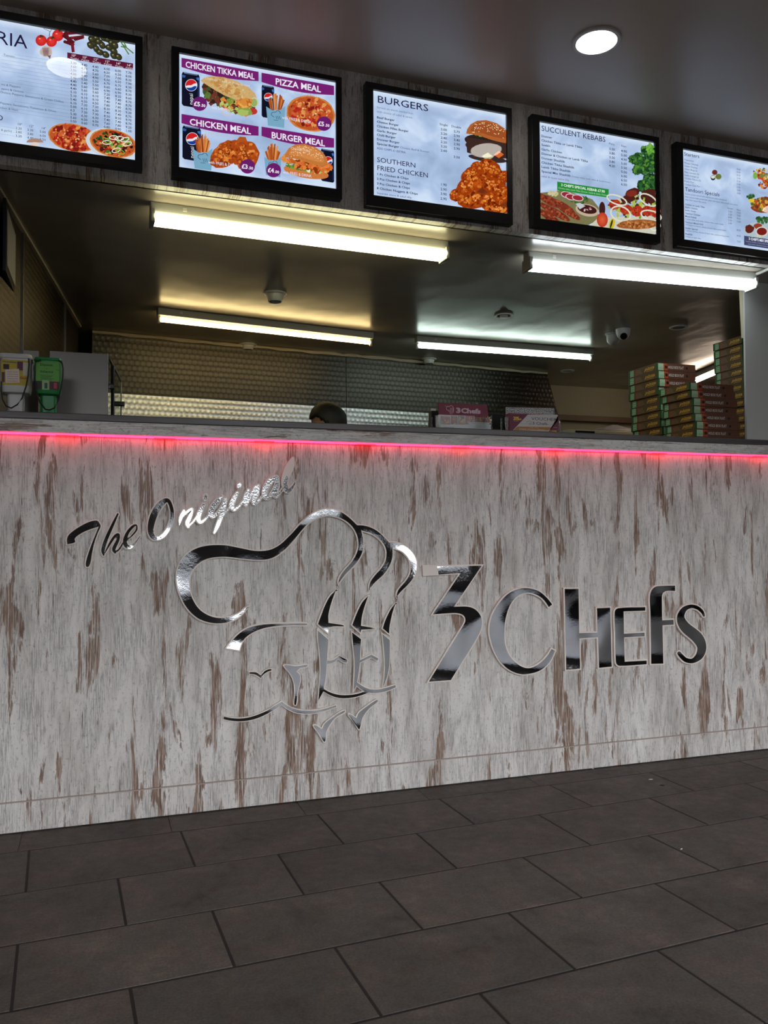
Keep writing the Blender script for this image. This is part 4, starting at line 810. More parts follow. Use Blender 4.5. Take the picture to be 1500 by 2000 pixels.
# ---- board 5, starters
pr = board('rightmost menu board listing starters and tandoori specials, cut by the picture edge', [(1321,276),(1321,276),(1323,480),(1323,480)], [(1333,290.8),(1333,290.8),(1335,468),(1335,468)], u1=FA((1321,276), -DEP)[0]+.665)
d = FP(pr, (1300, 250, 7.5))
d.text('Starters', 270, 400, 50, DK, x1=494, bold=.004); d.text('Tandoori Specials', 285, 920, 56, DK, x1=788, bold=.004)
for i, (b, x1_) in enumerate((('Popadoms',412),('Mango Chutney',480),('Onion Chutney',470),('Onion Bhaji (2)',468),('Meat Samosa (2)',488),('Seekh Kebab (2)',487),('Chicken Pakora (5)',516),('Prawn Puri',414),('Chicken Chat Puri',505))): d.text(b, 275, 474+45*i, 26, (48,64,96), x1=x1_)
for i, a in enumerate('0.50 0.50 0.50 2.30 2.20 3.50 3.20 3.00 3.00'.split()): d.text(a, 1042, 612+44*i, 26, (48,64,96), x1=1096)
for b, y, x1_, bo in (('Starter portion served with salad & mint sauce on request.',970,897,0),('Main course meals served with salad, mint sauce, pilau rice & curry sauce.',1014,1055,0),('(any other sauce 50p extra).',1055,598,0),('Chicken or Lamb Tikka',1128,574,.012),('Garlic Chicken',1170,468,.012),('Lamb Chops',1212,443,.012),('Tandoori Chicken',1258,508,.012),('Mixed Kebab',1302,452,.012),('Chicken tikka, lamb tikka, chicken tikka, seekh kebab.',1340,850,0),('Tandoori Mixed Grill',1388,548,.012),('1/4 Tandoori chicken, chicken & lamb tikka, seekh kebab.',1424,888,0),('Sizzler Special',1474,470,.012),('Tandoori chicken, chicken & lamb tikka, tandoori king prawn',1508,930,0),('Shashlik',1560,396,.012),('Chicken or lamb tikka.',1598,522,0)): d.text(b, 286, y, 25 if bo else 21, (44,58,90), x1=x1_, bold=bo)
d.text('Starter', 905, 1183, 24, TX, x1=985); d.text('Main', 1042, 1208, 24, TX, x1=1100)
for i, a in enumerate('3.20 3.20 4.00 3.20 3.00'.split()): d.text(a, 917, 1232+43*i, 25, TX, x1=972)
for y, a in ((1250,'7.50'),(1293,'7.00'),(1336,'9.00'),(1380,'7.00'),(1505,'8.50'),(1590,'8.90'),(1672,'7.60')): d.text(a, 1043, y, 25, TX, x1=1099)
d.blob(720, 650, 40, 38, (110,44,36), n=16); d.blob(775, 712, 44, 42, (110,120,50), n=16); d.blob(695, 728, 36, 40, (60,56,54), n=16); d.blob(695, 718, 30, 24, (216,220,210), n=14)
for x, y in ((1400,700),(1520,760)): d.blob(x, y, 70, 60, (200,70,40), n=14, jit=.15, grain=.5); d.scat(x, y-40, 110, 60, 40, 10, 26, [(214,150,50),(196,60,40),(90,140,60),(230,200,120),(80,50,46)])
d.blob(1310, 700, 32, 50, (120,180,80)); d.scat(1440, 830, 70, 60, 30, 12, 26, FRY)
d.blob(1460, 1130, 210, 120, (130,60,34), n=20, jit=.1, grain=.7); d.scat(1430, 1120, 180, 90, 70, 14, 34, [(150,70,36),(180,90,40),(60,110,50),(110,50,30),(206,160,60)], grain=.5); d.blob(1255, 1060, 42, 34, (226,196,60)); d.scat(1240, 1000, 50, 34, 30, 10, 24, [(40,84,44),(60,110,50)])
d.blob(1400, 1500, 260, 130, (176,194,206), n=24); d.scat(1420, 1350, 100, 50, 40, 12, 26, [(36,80,44),(60,110,50)]); d.blob(1225, 1480, 68, 62, (96,36,28), n=16, jit=.12, grain=.6); d.blob(1350, 1440, 60, 40, (150,60,36), n=12, jit=.15); d.blob(1405, 1520, 92, 74, (214,210,204), n=24); d.blob(1405, 1518, 74, 56, (120,30,22), n=24); d.scat(1300, 1600, 120, 24, 30, 8, 20, [(140,170,110),(200,210,190)])
d.poly([(1145,1580),(1700,1660),(1700,1800),(1145,1716)], (66,72,106)); d.text("3 CHEF'S MIX SPECIAL \u00a310.90", 1212, 1640, 36, (236,240,250), x1=1690, bold=.03); d.text('Tandoori chicken, chicken tikka, lamb tikka, seekh kebab', 1166, 1668, 17, (170,176,206), x1=1680); d.text('naan bread, salad and mint sauce, served for two', 1200, 1706, 17, (170,176,206), x1=1680)
pr.build('printed_menu', M['backlit'], pr.root)
#PART3
# ============================================================ THINGS ON THE COUNTER
def rr(w, d, c, n=5):                      # rounded rectangle outline
    P = []
    for cx_, cy_, a0_ in ((w-c, d-c, 0), (-w+c, d-c, 90), (-w+c, -d+c, 180), (w-c, -d+c, 270)):
        P += [(cx_+c*math.cos(R(a0_+90*k/n)), cy_+c*math.sin(R(a0_+90*k/n))) for k in range(n+1)]
    return P
def loft(secs, m, name, parent):
    """secs: (half width, half depth, corner, z)"""
    mb = MB(); V = []; n = 24
    for w, d, c, z in secs: V += [(x, y, z) for x, y in rr(w, d, c)]
    F = []
    for k in range(len(secs)-1):
        for i in range(n): j = (i+1) % n; F.append((k*n+i, k*n+j, (k+1)*n+j, (k+1)*n+i))
    F += [tuple(range(n))[::-1], tuple((len(secs)-1)*n+i for i in range(n))]
    mb.add(V, F); return smooth_by_angle(mb.build(name, m, parent), 40)
def zat(x, y, Y): return onY((x, y), Y).z
def bucket(label, cxp, wpx, ytop, ylid, ybot, yneck, mname, rz, neckw, Y=.10):
    c = onY((cxp, ylid), Y); k = (onY((cxp+wpx/2, ylid), Y)-c).x; base = ZT
    root = thing('collection_bucket', label, 'bucket', (c.x, Y+.05, base), R(rz), 'charity collection buckets on the counter')
    zt, zl, zb_, zn = [zat(cxp, v, Y)-base for v in (ytop, ylid, ybot, yneck)]; hd = .046; nk = k*neckw
    loft([(nk, nk*.95, nk*.45, 0), (nk, nk*.95, nk*.45, zn)], M[mname], 'hand_grip', root)
    loft([(nk*1.15, nk*1.1, .015, zn-.001), (k*.84, hd*.88, .016, zn+.004), (k*.87, hd*.92, .016, zb_), (k*.90, hd*.95, .015, zb_+.012), (k*.92, hd*.96, .014, zl)], M[mname], 'body', root)
    loft([(k*.97, hd, .016, zl), (k, hd*1.04, .018, zl+.002), (k, hd*1.04, .018, zt-.008), (k*.96, hd, .018, zt-.001), (k*.8, hd*.8, .015, zt)], M[mname], 'lid', root)
    return root, k, hd, zt, zl, zb_, zn
root, k, hd, zt, zl, zb_, zn = bucket('green plastic collection bucket with printed label and black cord', 93, 56, 697, 703, 763, 770, 'green', 0, .56)
pr = Print(lambda q: q, y0=-hd*.96-.0004); W = k*.86; z0, z1 = zb_+.004, zl-.004
def bx(a, b, c_, d_, col): pr.poly([(W*a, z0+(z1-z0)*b), (W*c_, z0+(z1-z0)*b), (W*c_, z0+(z1-z0)*d_), (W*a, z0+(z1-z0)*d_)], col, conv=False)
def ptx(b, x, z, h, col, x1=None, bold=0, rot=0):
    V, F = text_mesh(b, bold); w0 = max(v[0] for v in V); kx = h/CAP if x1 is None else W*(x1-x)/w0
    P = [(W*x+v[0]*kx, z0+(z1-z0)*z+v[1]*h/CAP) for v in V]
    if rot: P = [rotp(p_, (W*x, z0+(z1-z0)*z), R(rot)) for p_ in P]
    pr._add(P, F, col)
bx(-.95, 0, .95, 1, (96, 172, 64)); bx(-.95, 0, -.45, .30, (28,34,40)); bx(-.45, 0, .10, .34, (150,190,120)); bx(-.95, 0, -.6, .28, (20,20,28)); bx(.15, 0, .95, .30, (70,26,44)); bx(.5, .05, .75, .26, (176,60,80)); bx(-.25, .04, -.02, .24, (30,60,80))
DG = (14, 30, 20); ptx('Dawat', -.62, .84, .0075, DG, .42, .02); ptx('- e -', -.28, .72, .006, DG, .12); ptx('Islami', -.60, .60, .0075, DG, .42, .02)
for i in range(5): bx(-.6+.05*(i % 2), .50-.04*i, .45-.08*(i % 3), .515-.04*i, (40,90,40))
ptx('Help', .68, .70, .004, DG)
pr.build('printed_label', M['print'], root)
def cord(pts, root, y):
    P = [onY(q, y)-Vector(root.location) for q in pts]; MB().tube([p for p in P], .0024, 8).build('cord_handle', M['black'], root)
cord([(80,703),(69,706),(66.5,716),(67,740),(71,765),(78,786),(88,799),(97,801),(106,797),(114,782),(119,760),(123,735),(123.5,720),(121,709),(114,703)], root, .092)
root, k, hd, zt, zl, zb_, zn = bucket('white plastic collection bucket with yellow printed label and black cord', 29, 66, 689, 699, 760, 767, 'whiteplastic', 0, .5)
pr = Print(lambda q: q, y0=-hd*.96-.0004); W = k*.86; z0, z1 = zb_+.014, zl-.006
bx(-.95, 0, .95, 1, (196, 172, 40)); ptx('Homeless', -.85, .88, .0065, (20,50,80), .1, .02); bx(-.8, .62, -.4, .82, (50,24,40)); bx(.15, .60, .55, .95, (92,30,70)); bx(.55, .40, .93, .92, (206,200,180)); bx(-.9, .1, -.7, .5, (70,40,60))
pr.poly([(W*-.62, z0+.006), (W*.32, z0+.010), (W*.28, z0+(z1-z0)*.66), (W*-.66, z0+(z1-z0)*.60)], (228,214,200), conv=False)
for i in range(5): ptx(('I hereby state that', 'rest to the shop', 'and of the money', 'collected for the', 'homeless')[i], -.52, .50-.09*i, .0032, (150,50,60), .2, .01, 2)
ptx('Ekota', .36, .26, .008, (170,60,20), .92, .03); ptx('1', .5, .08, .005, (60,60,30))
pr.build('printed_label', M['print'], root)
cord([(56,700),(57,712),(55,735),(51,755),(43,778),(34,790),(22,797),(12,793),(5,780),(3,765),(3,745)], root, .092)
# display cabinet behind the buckets
xg = onY((211, 700), .36).x; cab = thing('display_cabinet', 'steel backed display cabinet with glass side behind the collection buckets', 'cabinet', (xg, .36, 0))
def loc(p, root): return Vector(p)-Vector(root.location)
zt1 = zat(150, 688, .36); xL = onY((96.5, 690), .36).x
MB().box((xL-xg, 0, .92), (0, .012, zt1), bev=.0015).build('steel_panel', M['steelpanel'], cab)
MB().box((-.0025, -.003, .92), (.001, .013, zt1+.001)).build('edge_strip', M['metalwhite'], cab)
x2, z2 = onY((76, 690), .42).x, zat(40, 683, .42)
MB().box((-.012, .03, .92), (x2-xg, .07, z2)).build('steel_panel', M['steelpanel'], cab) if False else MB().box((-.30, .06, .92), (x2-xg, .072, z2), bev=.0015).build('steel_panel', M['steelpanel'], cab)
MB().box((-.30, .0, .05), (.0, .42, .92), bev=.004).build('base_unit', M['steel'], cab)
g0, g1 = onY((213, 700), .375), onY((236.5, 744), .78)
gb0, gb1 = Vector((g0.x, g0.y, .92)), Vector((g1.x, g1.y, .92)); gd = (g1-g0); gd.z = 0; gn = Vector((gd.y, -gd.x, 0)).normalized()*.0025
mb = MB(); P = [loc(p, cab) for p in (g0, gb0, gb1, g1)]
mb.add([p-gn for p in P]+[p+gn for p in P], [(0,1,2,3),(7,6,5,4)]+[(i, (i+1) % 4, 4+(i+1) % 4, 4+i) for i in range(4)]); mb.build('glass_side', M['acrylclear'], cab)
MB().tube([loc(g0, cab), loc(g1, cab)], .005, 8).build('glass_rail', M['black'], cab)
MB().tube([loc(g1, cab), loc(gb1, cab)], .003, 8).build('glass_edge', M['metalwhite'], cab)
gm = g0.lerp(g1, .28); MB().tube([loc(gm, cab), loc(Vector((gm.x, gm.y, .92)), cab)], .007, 8).build('upright', M['black'], cab)
MB().box(tuple(loc((g0.x-.02, g1.y-.1, .60), cab)), tuple(loc((g1.x+.02, g1.y+.01, .92), cab)), bev=.003).build('rear_foot', M['steel'], cab)
for q, y in (((233, 789), .76), ((212, 755), .40)):
    p = loc(onY(q, y), cab); MB().box((p.x-.022, p.y-.012, p.z-.010), (p.x+.022, p.y+.012, p.z+.010), bev=.004).build('clip', M['black'], cab)
# leaflet holders
def pquad(root, pts, y, m, name, th=.0015):
    return quadslab(name, [tuple((loc(onY(q, y), root))[i] for i in (0, 2)) for q in pts], y-root.location.y, y-root.location.y+th, m, root)
p = onY((905, 838), .12); hA = thing('leaflet_holder', 'clear leaflet holder with maroon 3 Chefs header card and food leaflets', 'leaflet holder', (p.x, .12, ZT), 0, 'leaflet holders on the counter')
zb0 = 845
pquad(hA, [(851, zb0), (961, zb0+3), (958, 815), (853, 811)], .085, M['acrylclear'], 'front_pane', .002)
pquad(hA, [(850, zb0), (856, zb0), (856, 812), (850, 811)], .086, M['acrylclear'], 'side_pane', .05)
pquad(hA, [(957, zb0+3), (962, zb0+3), (961, 812), (957, 812)], .086, M['acrylclear'], 'side_pane', .05)
hc = pquad(hA, [(860, zb0), (957, zb0+4), (951.5, 790.2), (855.5, 786.8)], .120, M['maroon'], 'header_card', .003); hc['label'] = 'maroon header card'
def holder_print(root, y): return Print(lambda q: tuple((loc(onY(q, y), root))[i] for i in (0, 2)), y0=y-root.location.y-.0005)
pr = holder_print(hA, .120); f = FP(pr, (830, 770, 5.357)); TN = (214, 186, 196)
f.text('3', 325, 192, 50, TN, x1=372, bold=.05); f.text('Chefs', 378, 194, 48, TN, x1=582, bold=.05)
L = [(225,160),(222,140),(235,126),(255,130),(268,118),(285,122),(296,140),(300,165),(290,200)]
for a, b in zip(L, L[1:]): f.line(a, b, 5, TN)
L = [(225,160),(238,168),(252,166)]; [f.line(a, b, 5, TN) for a, b in zip(L, L[1:])]
for k_ in range(3): f.line((266+14*k_, 140), (262+14*k_, 198), 5, TN)
f.line((240,180),(262,176),4,TN); f.line((258,200),(285,206),4,TN); f.text('The Original', 205, 128, 8, TN, x1=258); f.text('PIZZAS BURGERS KEBABS CURRIES', 335, 212, 6, (150,80,110), x1=555)
pr.build('printed_logo', M['print'], hA)
pr = holder_print(hA, .098); f = FP(pr, (830, 770, 5.357))
f.poly([(160,225),(690,250),(690,380),(165,378)], (206,204,200))
for i, (x, w_) in enumerate(((165,100),(270,70),(345,68),(420,90),(515,110),(630,60))):
    f.poly([(x,228),(x+w_,232),(x+w_,318),(x,314)], random.choice([(120,40,24),(150,60,30),(96,40,24)])); f.scat(x+w_/2, 275, w_*.45, 36, 26, 5, 14, PIZ+[(230,190,90),(120,150,60)])
f.poly([(160,316),(445,322),(460,378),(162,378)], (222,220,214)); f.text('Telephone: 0208', 180, 348, 12, (50,50,60), x1=300); f.poly([(448,290),(662,298),(690,380),(466,376)], (210,210,208)); f.text('WEDDING BOOKING', 480, 308, 9, (70,70,80), x1=630)
for i in range(4): f.line((520,322+9*i),(640-20*(i % 2),325+9*i),2,(120,120,130))
pr.build('leaflets', M['print'], hA)
MB().box(tuple(loc((onY((858, 840), .10).x, .101, ZT+.001), hA)), tuple(loc((onY((955, 840), .10).x, .112, ZT+.07), hA))).build('leaflet_stack', M['paper'], hA)
p = onY((1040, 840), .12); hB = thing('leaflet_holder', 'clear leaflet holder with white and maroon voucher cards', 'leaflet holder', (p.x, .12, ZT), 0, 'leaflet holders on the counter')
pquad(hB, [(990, zb0+3), (1084, zb0+7), (1082.5, 798), (988, 796)], .130, M['acrylclear'], 'back_pane', .003)
for a in ([(988,796),(1082.5,798),(1082.5,797),(988,795)], [(1081.8,798),(1083,798),(1084,846),(1083,846)], [(987.6,796),(988.6,796),(990,846),(989,846)]): pquad(hB, a, .129, M['edgegrey'], 'pane_edge', .002)
pquad(hB, [(986, zb0+3), (993, zb0+4), (993, 814), (986, 813)], .09, M['acrylclear'], 'side_pane', .04)
pquad(hB, [(1090, zb0+7), (1095, zb0+8), (1094, 815), (1090, 813)], .09, M['acrylclear'], 'side_pane', .04)
pr = holder_print(hB, .10); f = FP(pr, (830, 770, 5.357))
MRN = (108, 24, 60)
f.poly([(878,212),(1388,214),(1412,400),(885,392)], MRN); f.poly([(1075,214),(1388,214),(1405,250),(1290,400),(905,392)], (206,200,198)); f.poly([(965,338),(1335,345),(1290,380),(925,375)], (176,120,60)); f.poly([(1388,214),(1398,214),(1414,400),(1290,400),(1405,255)], MRN)
f.text('20%', 925, 268, 34, (236,196,60), x1=985, bold=.04); f.text('OFF', 978, 270, 16, (236,196,60), x1=1008, bold=.04); f.text('VOUCHER', 1112, 270, 32, (60,40,50), x1=1378); f.text('3 Chefs', 1122, 316, 28, (90,70,80), x1=1280, bold=.01); f.text('order online', 1090, 352, 7, (230,220,200), x1=1190); f.text('TAKE AWAY MENU', 985, 368, 10, (236,228,210), x1=1250); f.text('10%', 1302, 398, 20, (236,196,60), x1=1382, bold=.04)
L = [(1062,300),(1068,286),(1085,284),(1095,278),(1108,286),(1114,300)]; [f.line(a, b, 3, (120,100,110)) for a, b in zip(L, L[1:])]; [f.line((1090+9*k_,300),(1094+9*k_,322),3,(120,100,110)) for k_ in range(3)]
f.line((1000,308),(1350,318),2,(150,140,140)); f.text('on orders', 930, 284, 6, (220,190,200), x1=975); f.text('on first', 1340, 350, 7, (220,190,200), x1=1385)
pr.build('voucher_print', M['print'], hB)
MB().box(tuple(loc((onY((995, 840), .10).x, .101, ZT+.001), hB)), tuple(loc((onY((1086, 840), .10).x, .122, ZT+.088), hB))).build('card_stack', M['maroon'], hB)
# till behind the holders
a, b = onY((843, 800), .24), onY((988, 806), .24); tl = thing('till_screen', 'black till screen turned away behind the leaflet holders', 'till', ((a.x+b.x)/2, .24, ZT)); hw = (b.x-a.x)/2; hz = a.z-ZT
mb = MB(); V = [(-hw-.006, 0, .012), (hw+.004, 0, .012), (hw+.004, .03, .012), (-hw-.006, .03, .012), (-hw+.008, .02, hz), (hw, .02, hz-.004), (hw, .05, hz-.004), (-hw+.008, .05, hz)]
mb.add(V, [(0,3,2,1),(4,5,6,7),(0,1,5,4),(1,2,6,5),(2,3,7,6),(3,0,4,7)]); mb.build('casing', M['black'], tl)
MB().box((-.07, .0, 0), (.07, .05, .014), bev=.003).build('foot', M['black'], tl); MB().box((-hw+.006, .018, hz-.001), (-hw+.026, .026, hz+.008)).build('paper_tag', M['paper'], tl)

# ============================================================ PIZZA BOXES
def box_proto(w, d, h):
    root = thing('pizza_box', 'x', 'pizza box')
    MB().box((.001, .001, 0), (w-.001, d-.001, h-.0035)).build('tray', M['cardboard'], root)
    MB().box((0, 0, h-.0045), (w, d, h-.0006)).build('lid', M['cardboard'], root)
    BR = (98, 58, 34); MS = []
    pr = Print(lambda q: (q[0]*w, q[1]*h), y0=-.0003); Q = lambda a, b, c, e_, col: pr.poly([(a, b), (c, b), (c, e_), (a, e_)], col)
    Q(0, .04, 1, .93, BR); Q(0, .04, .07, .93, (34,96,48)); Q(.035, .06, .17, .92, (176,206,168)); Q(.17, .06, .275, .92, (176,70,34)); 
    for a in range(5): pr.line((.05+.025*a, .1), (.075+.025*a, .5), .006, (70,130,80))
    pr.blob(.235, .5, .035, .2, (14,12,12), n=12); pr.blob(.20, .84, .02, .1, (196,90,40), n=8); pr.text('HOLD BOX FLAT', (.29, .34), .30, (206,198,188), x1=.69, bold=.02) if False else None
    V, F = text_mesh('HOLD BOX FLAT', .02); w0 = max(v[0] for v in V); pr._add([(.29*w+v[0]*(.40*w/w0), .34*h+v[1]*.34*h/CAP) for v in V], F, (206,198,188)); pr.blob(.77, .5, .028, .17, (14,12,12), n=12)
    MS.append([(Vector((v[0], v[1], v[2])), c) for v, c in zip(pr.V, pr.C)]); F1 = pr.F
    pr2 = Print(lambda q: (q[0]*d, q[1]*h), y0=-.0003); Q = lambda a, b, c, e_, col: pr2.poly([(a, b), (c, b), (c, e_), (a, e_)], col)
    # u runs from the near corner (0) to the far end (1)
    Q(0, .04, 1, .93, (92,66,30)); Q(.78, .04, 1, .93, (34,88,44)); Q(.80, .1, .93, .90, (150,196,150)); Q(.66, .04, .78, .93, (120,52,30)); Q(0, .04, .03, .93, (30,84,40))
    for a in range(4): pr2.line((.50+.02*a, .2+.17*a), (.74, .2+.17*a), .035, (150,130,100))
    for a in range(3): pr2.line((.82, .2+.25*a), (.92, .3+.25*a), .05, (90,150,100))
    V, F = text_mesh('pizza', .03, .35); w0 = max(v[0] for v in V); pr2._add([((.42*d-v[0]*(.34*d/w0)), .38*h+v[1]*.40*h/CAP) for v in V], F, (206,160,50)); pr2.line((.12, .22), (.36, .22), .05, (206,160,50))
    n = len(pr.V); V = [Vector(v) for v in pr.V]+[Vector((v[1], v[0], v[2])) for v in pr2.V]; F = pr.F+[tuple(i+n for i in f_) for f_ in pr2.F]
    mesh('printed_sides', V, F, M['print'], root, cols=pr.C+pr2.C)
    return root
def copy_tree(o, parent=None):
    c = o.copy(); SC.collection.objects.link(c); c.parent = parent
    for ch in list(o.children): copy_tree(ch, c)
    return c
ORD = ['top', 'second from the top', 'third from the top', 'fourth from the top', 'fifth from the top', 'sixth from the top', 'seventh from the top', 'eighth from the top', 'ninth from the top', 'tenth from the top', 'eleventh from the top', 'twelfth from the top', 'thirteenth from the top', 'fourteenth from the top', 'bottom']
ZB0 = 1.36
tb = MB(); tb.box((2.50, .32, ZB0-.03), (2.95, .50, ZB0)); tb.box((2.50, .50, ZB0-.03), (3.75, 1.0, ZB0))
wt = thing('work_table', 'steel work table holding the stacks of pizza boxes', 'table', (2.5, .32, 0)); 
tb.V = [v-Vector((2.5, .32, 0)) for v in tb.V]; tb.build('table_top', M['steel'], wt)
for x, y in ((.03, .03), (.38, .03), (.03, .64), (1.2, .64), (1.2, .22)): MB().box((x, y, 0), (x+.04, y+.04, ZB0-.03)).build('leg', M['steel'], wt)
def stack(n, x, y, w, d, h, shift, jit, nm, rz=0):
    proto = box_proto(w, d, h)
    for i in range(n):                                # 0 = top
        o = proto if i == 0 else copy_tree(proto); sh = shift(i)
        o.location = (x+sh+random.uniform(-jit, jit), y+random.uniform(-jit, jit), ZB0+h*(n-1-i)); o.rotation_euler = (0, 0, R(rz+random.uniform(-.8, .8)))
        tag(o, '%s brown pizza box in the %s' % (ORD[i] if i < n-1 else 'bottom', nm), 'pizza box', 'brown pizza boxes stacked on the right of the counter')
A0 = onY((1284, 708), .62); stack(11, A0.x-.002, .62, .235, .245, (A0.z-ZB0)/11, lambda i: .0025*i*(i > 3), .004, 'left stack by the cream wall')
B0 = onY((1347, 746), .335); stack(8, B0.x, .335, .26, .222, (B0.z-ZB0)/8, lambda i: min(.006*i, .022)+.004*(i > 4), .003, 'front stack with white lettering')
C0 = onY((1449, 655), .60); stack(15, C0.x, .60, .24, .218, (C0.z-ZB0)/15, lambda i: .002*i, .005, 'tall stack against the grey partition')
# ============================================================ SIDE ROOM
Ys = 3.28; pa, pb_ = onY((1096, 811), Ys), onY((1240, 818), Ys); pc = onY((1100, 822), Ys)
sh = tag(MB().box((pa.x-.1, Ys-.04, pc.z), (pb_.x+1.2, Ys+.02, pa.z), bev=.003).build('wall_rail', M['brownshelf']), 'brown rail along the cream wall of the side room', 'rail')
p0, p1 = onY((1111, 838), 2.7), onY((1228, 843), 2.7)
cf = thing('chest_freezer', 'cream chest freezer in the side room beside the pizza boxes', 'freezer', (p0.x, 2.7, 0)); Wf = 1.05
MB().box((0, 0, .05), (Wf, .5, p0.z-.06), bev=.01).build('cabinet', M['freezer'], cf); MB().box((-.01, -.01, p0.z-.055), (Wf+.01, .51, p0.z), bev=.008).build('lid', M['freezer'], cf); MB().box((.05, -.02, p0.z-.045), (.22, -.008, p0.z-.012), bev=.003).build('control_panel', M['lens'], cf); MB().box((0, 0, 0), (Wf, .5, .05)).build('plinth', M['black'], cf)
p = onY((1205, 838), 2.9); bag = MB(); random.seed(3)
V = []; n_ = 12
for j in range(6):
    for i in range(n_):
        a = 2*math.pi*i/n_; r_ = (.20, .21, .19, .15, .09, .02)[j]*random.uniform(.85, 1.15); V.append((r_*math.cos(a), r_*.7*math.sin(a), j*.016*random.uniform(.9, 1.1)))
F = [(j*n_+i, j*n_+(i+1) % n_, (j+1)*n_+(i+1) % n_, (j+1)*n_+i) for j in range(5) for i in range(n_)]+[tuple(range(n_))[::-1], tuple(5*n_+i for i in range(n_))]
bag.add(V, F); bo = tag(bag.build('crumpled_bag', M['paper']), 'crumpled pale bag lying on the cream chest freezer', 'bag'); bo.location = (p.x, 2.93, p0.z)
# picture frame edge on the left wall
pz1, pz0 = onX((6, 402), -.37).z, onX((6, 543), -.37).z
fp_ = onX((7, 470), -.375); wfm = thing('wall_frame', 'black framed notice on the left steel wall at the picture edge', 'frame', (-.362, max(fp_.y-.62, .36), pz0))
MB().box((0, 0, 0), (.012, .6, pz1-pz0), bev=.002).build('frame', M['black'], wfm); MB().box((.011, .03, .03), (.0135, .57, pz1-pz0-.03)).build('notice', M['paper'], wfm)
# floor crumbs
for q, nm, m_, r_ in (((1271, 1523), 'yellowish crumb on the tile near the counter', 'sealant', .006), ((1293, 1534), 'black scrap on the tile near the yellowish crumb', 'black', .006), ((1331, 1659), 'tiny white crumb on a tile at the right', 'paper', .0035), ((1158, 1502), 'tiny white crumb at the foot of the counter', 'paper', .003)):
    p = onZ(q, 0); mb = MB().lathe([(r_, 0), (r_*1.1, .001), (r_*.6, .0025)], n=9, sx=1.5, sy=.6); o = tag(mb.build('crumb', M[m_]), nm, 'crumb', 'crumbs on the floor'); o.location = (p.x, p.y, .0006); o.rotation_euler = (0, 0, random.uniform(-.6, .6))

# ============================================================ PERSON
HD = onY((655, 812), 1.62); top = onY((650, 783), 1.62).z
pe = thing('person', 'person with short black hair behind the counter, head turned away to the left', 'person', (HD.x, 1.62, 0), R(178))
# local frame: +x = facing direction
def skinned(name, V, Ed, Rd, m, sub=2, root_i=0):
    me = bpy.data.meshes.new(name); me.from_pydata(V, Ed, []); o = link(bpy.data.objects.new(name, me), pe); me.materials.append(m)
    bm = bmesh.new(); bm.from_mesh(me); ly = bm.verts.layers.skin.verify()
    for i, v in enumerate(bm.verts): v[ly].radius = Rd[i] if isinstance(Rd[i], tuple) else (Rd[i], Rd[i]); v[ly].use_root = i == root_i
    bm.to_mesh(me); bm.free()
    sm = o.modifiers.new('skin', 'SKIN'); sm.use_smooth_shade = True; ss = o.modifiers.new('sub', 'SUBSURF'); ss.levels = ss.render_levels = sub; return o
H = top; hk = H/1.70
V = [(0,0,.93),(0,0,1.08),(0,0,1.25),(0,0,1.38),(.01,0,1.46),(.02,0,1.52)]; Rd = [(.13,.16),(.11,.14),(.12,.17),(.10,.15),(.055,.055),(.052,.052)]; Ed = [(i, i+1) for i in range(5)]
for sgn in (1, -1):
    b = len(V); V += [(0,.17*sgn,1.37),(.03,.21*sgn,1.12),(.22,.16*sgn,.98),(.30,.13*sgn,.96)]; Rd += [.055,.042,.032,.028]; Ed += [(3,b),(b,b+1),(b+1,b+2),(b+2,b+3)]
    for j, (dy, L_) in enumerate(((-.03,.075),(-.01,.088),(.01,.082),(.03,.066))):
        c_ = len(V); V += [(.35,(.13+dy*.8)*sgn,.955),(.35+L_*.6,(.13+dy)*sgn,.945),(.35+L_,(.13+dy)*sgn,.925)]; Rd += [.011,.009,.008]; Ed += [(b+3,c_),(c_,c_+1),(c_+1,c_+2)]
    c_ = len(V); V += [(.32,(.13-.045)*sgn,.95),(.35,(.13-.065)*sgn,.935)]; Rd += [.012,.009]; Ed += [(b+3,c_),(c_,c_+1)]
    c_ = len(V); V += [(0,.09*sgn,.86),(.01,.10*sgn,.50),(-.01,.10*sgn,.09),(.10,.11*sgn,.04)]; Rd += [.085,.058,.040,.035]; Ed += [(0,c_),(c_,c_+1),(c_+1,c_+2),(c_+2,c_+3)]
skinned('body', [(x, y, z*hk) for x, y, z in V], Ed, Rd, M['skin'])
V = [(0,0,.92),(0,0,1.08),(0,0,1.25),(0,0,1.385),(0,.17,1.37),(0,-.17,1.37),(.015,.195,1.22),(.015,-.195,1.22)]
skinned('shirt', [(x, y, z*hk) for x, y, z in V], [(0,1),(1,2),(2,3),(3,4),(3,5),(4,6),(5,7)], [(.14,.17),(.125,.155),(.135,.185),(.105,.13),.068,.068,.062,.062], M['shirt'])
V = [(0,0,.95)]; Ed = []; Rd = [(.145,.175)]
for sgn in (1, -1): c_ = len(V); V += [(0,.09*sgn,.84),(.01,.10*sgn,.50),(-.01,.10*sgn,.12)]; Rd += [.095,.07,.055]; Ed += [(0,c_),(c_,c_+1),(c_+1,c_+2)]
skinned('trousers', [(x, y, z*hk) for x, y, z in V], Ed, Rd, M['trouser'])
for sgn in (1, -1): sh_ = MB(); sh_.box((-.07, .06*sgn-.0+(.0 if sgn > 0 else -.09)+.0, 0), (.19, .06*sgn+(.09 if sgn > 0 else 0), .075), bev=.025); smooth_by_angle(sh_.build('shoe', M['black'], pe), 60)
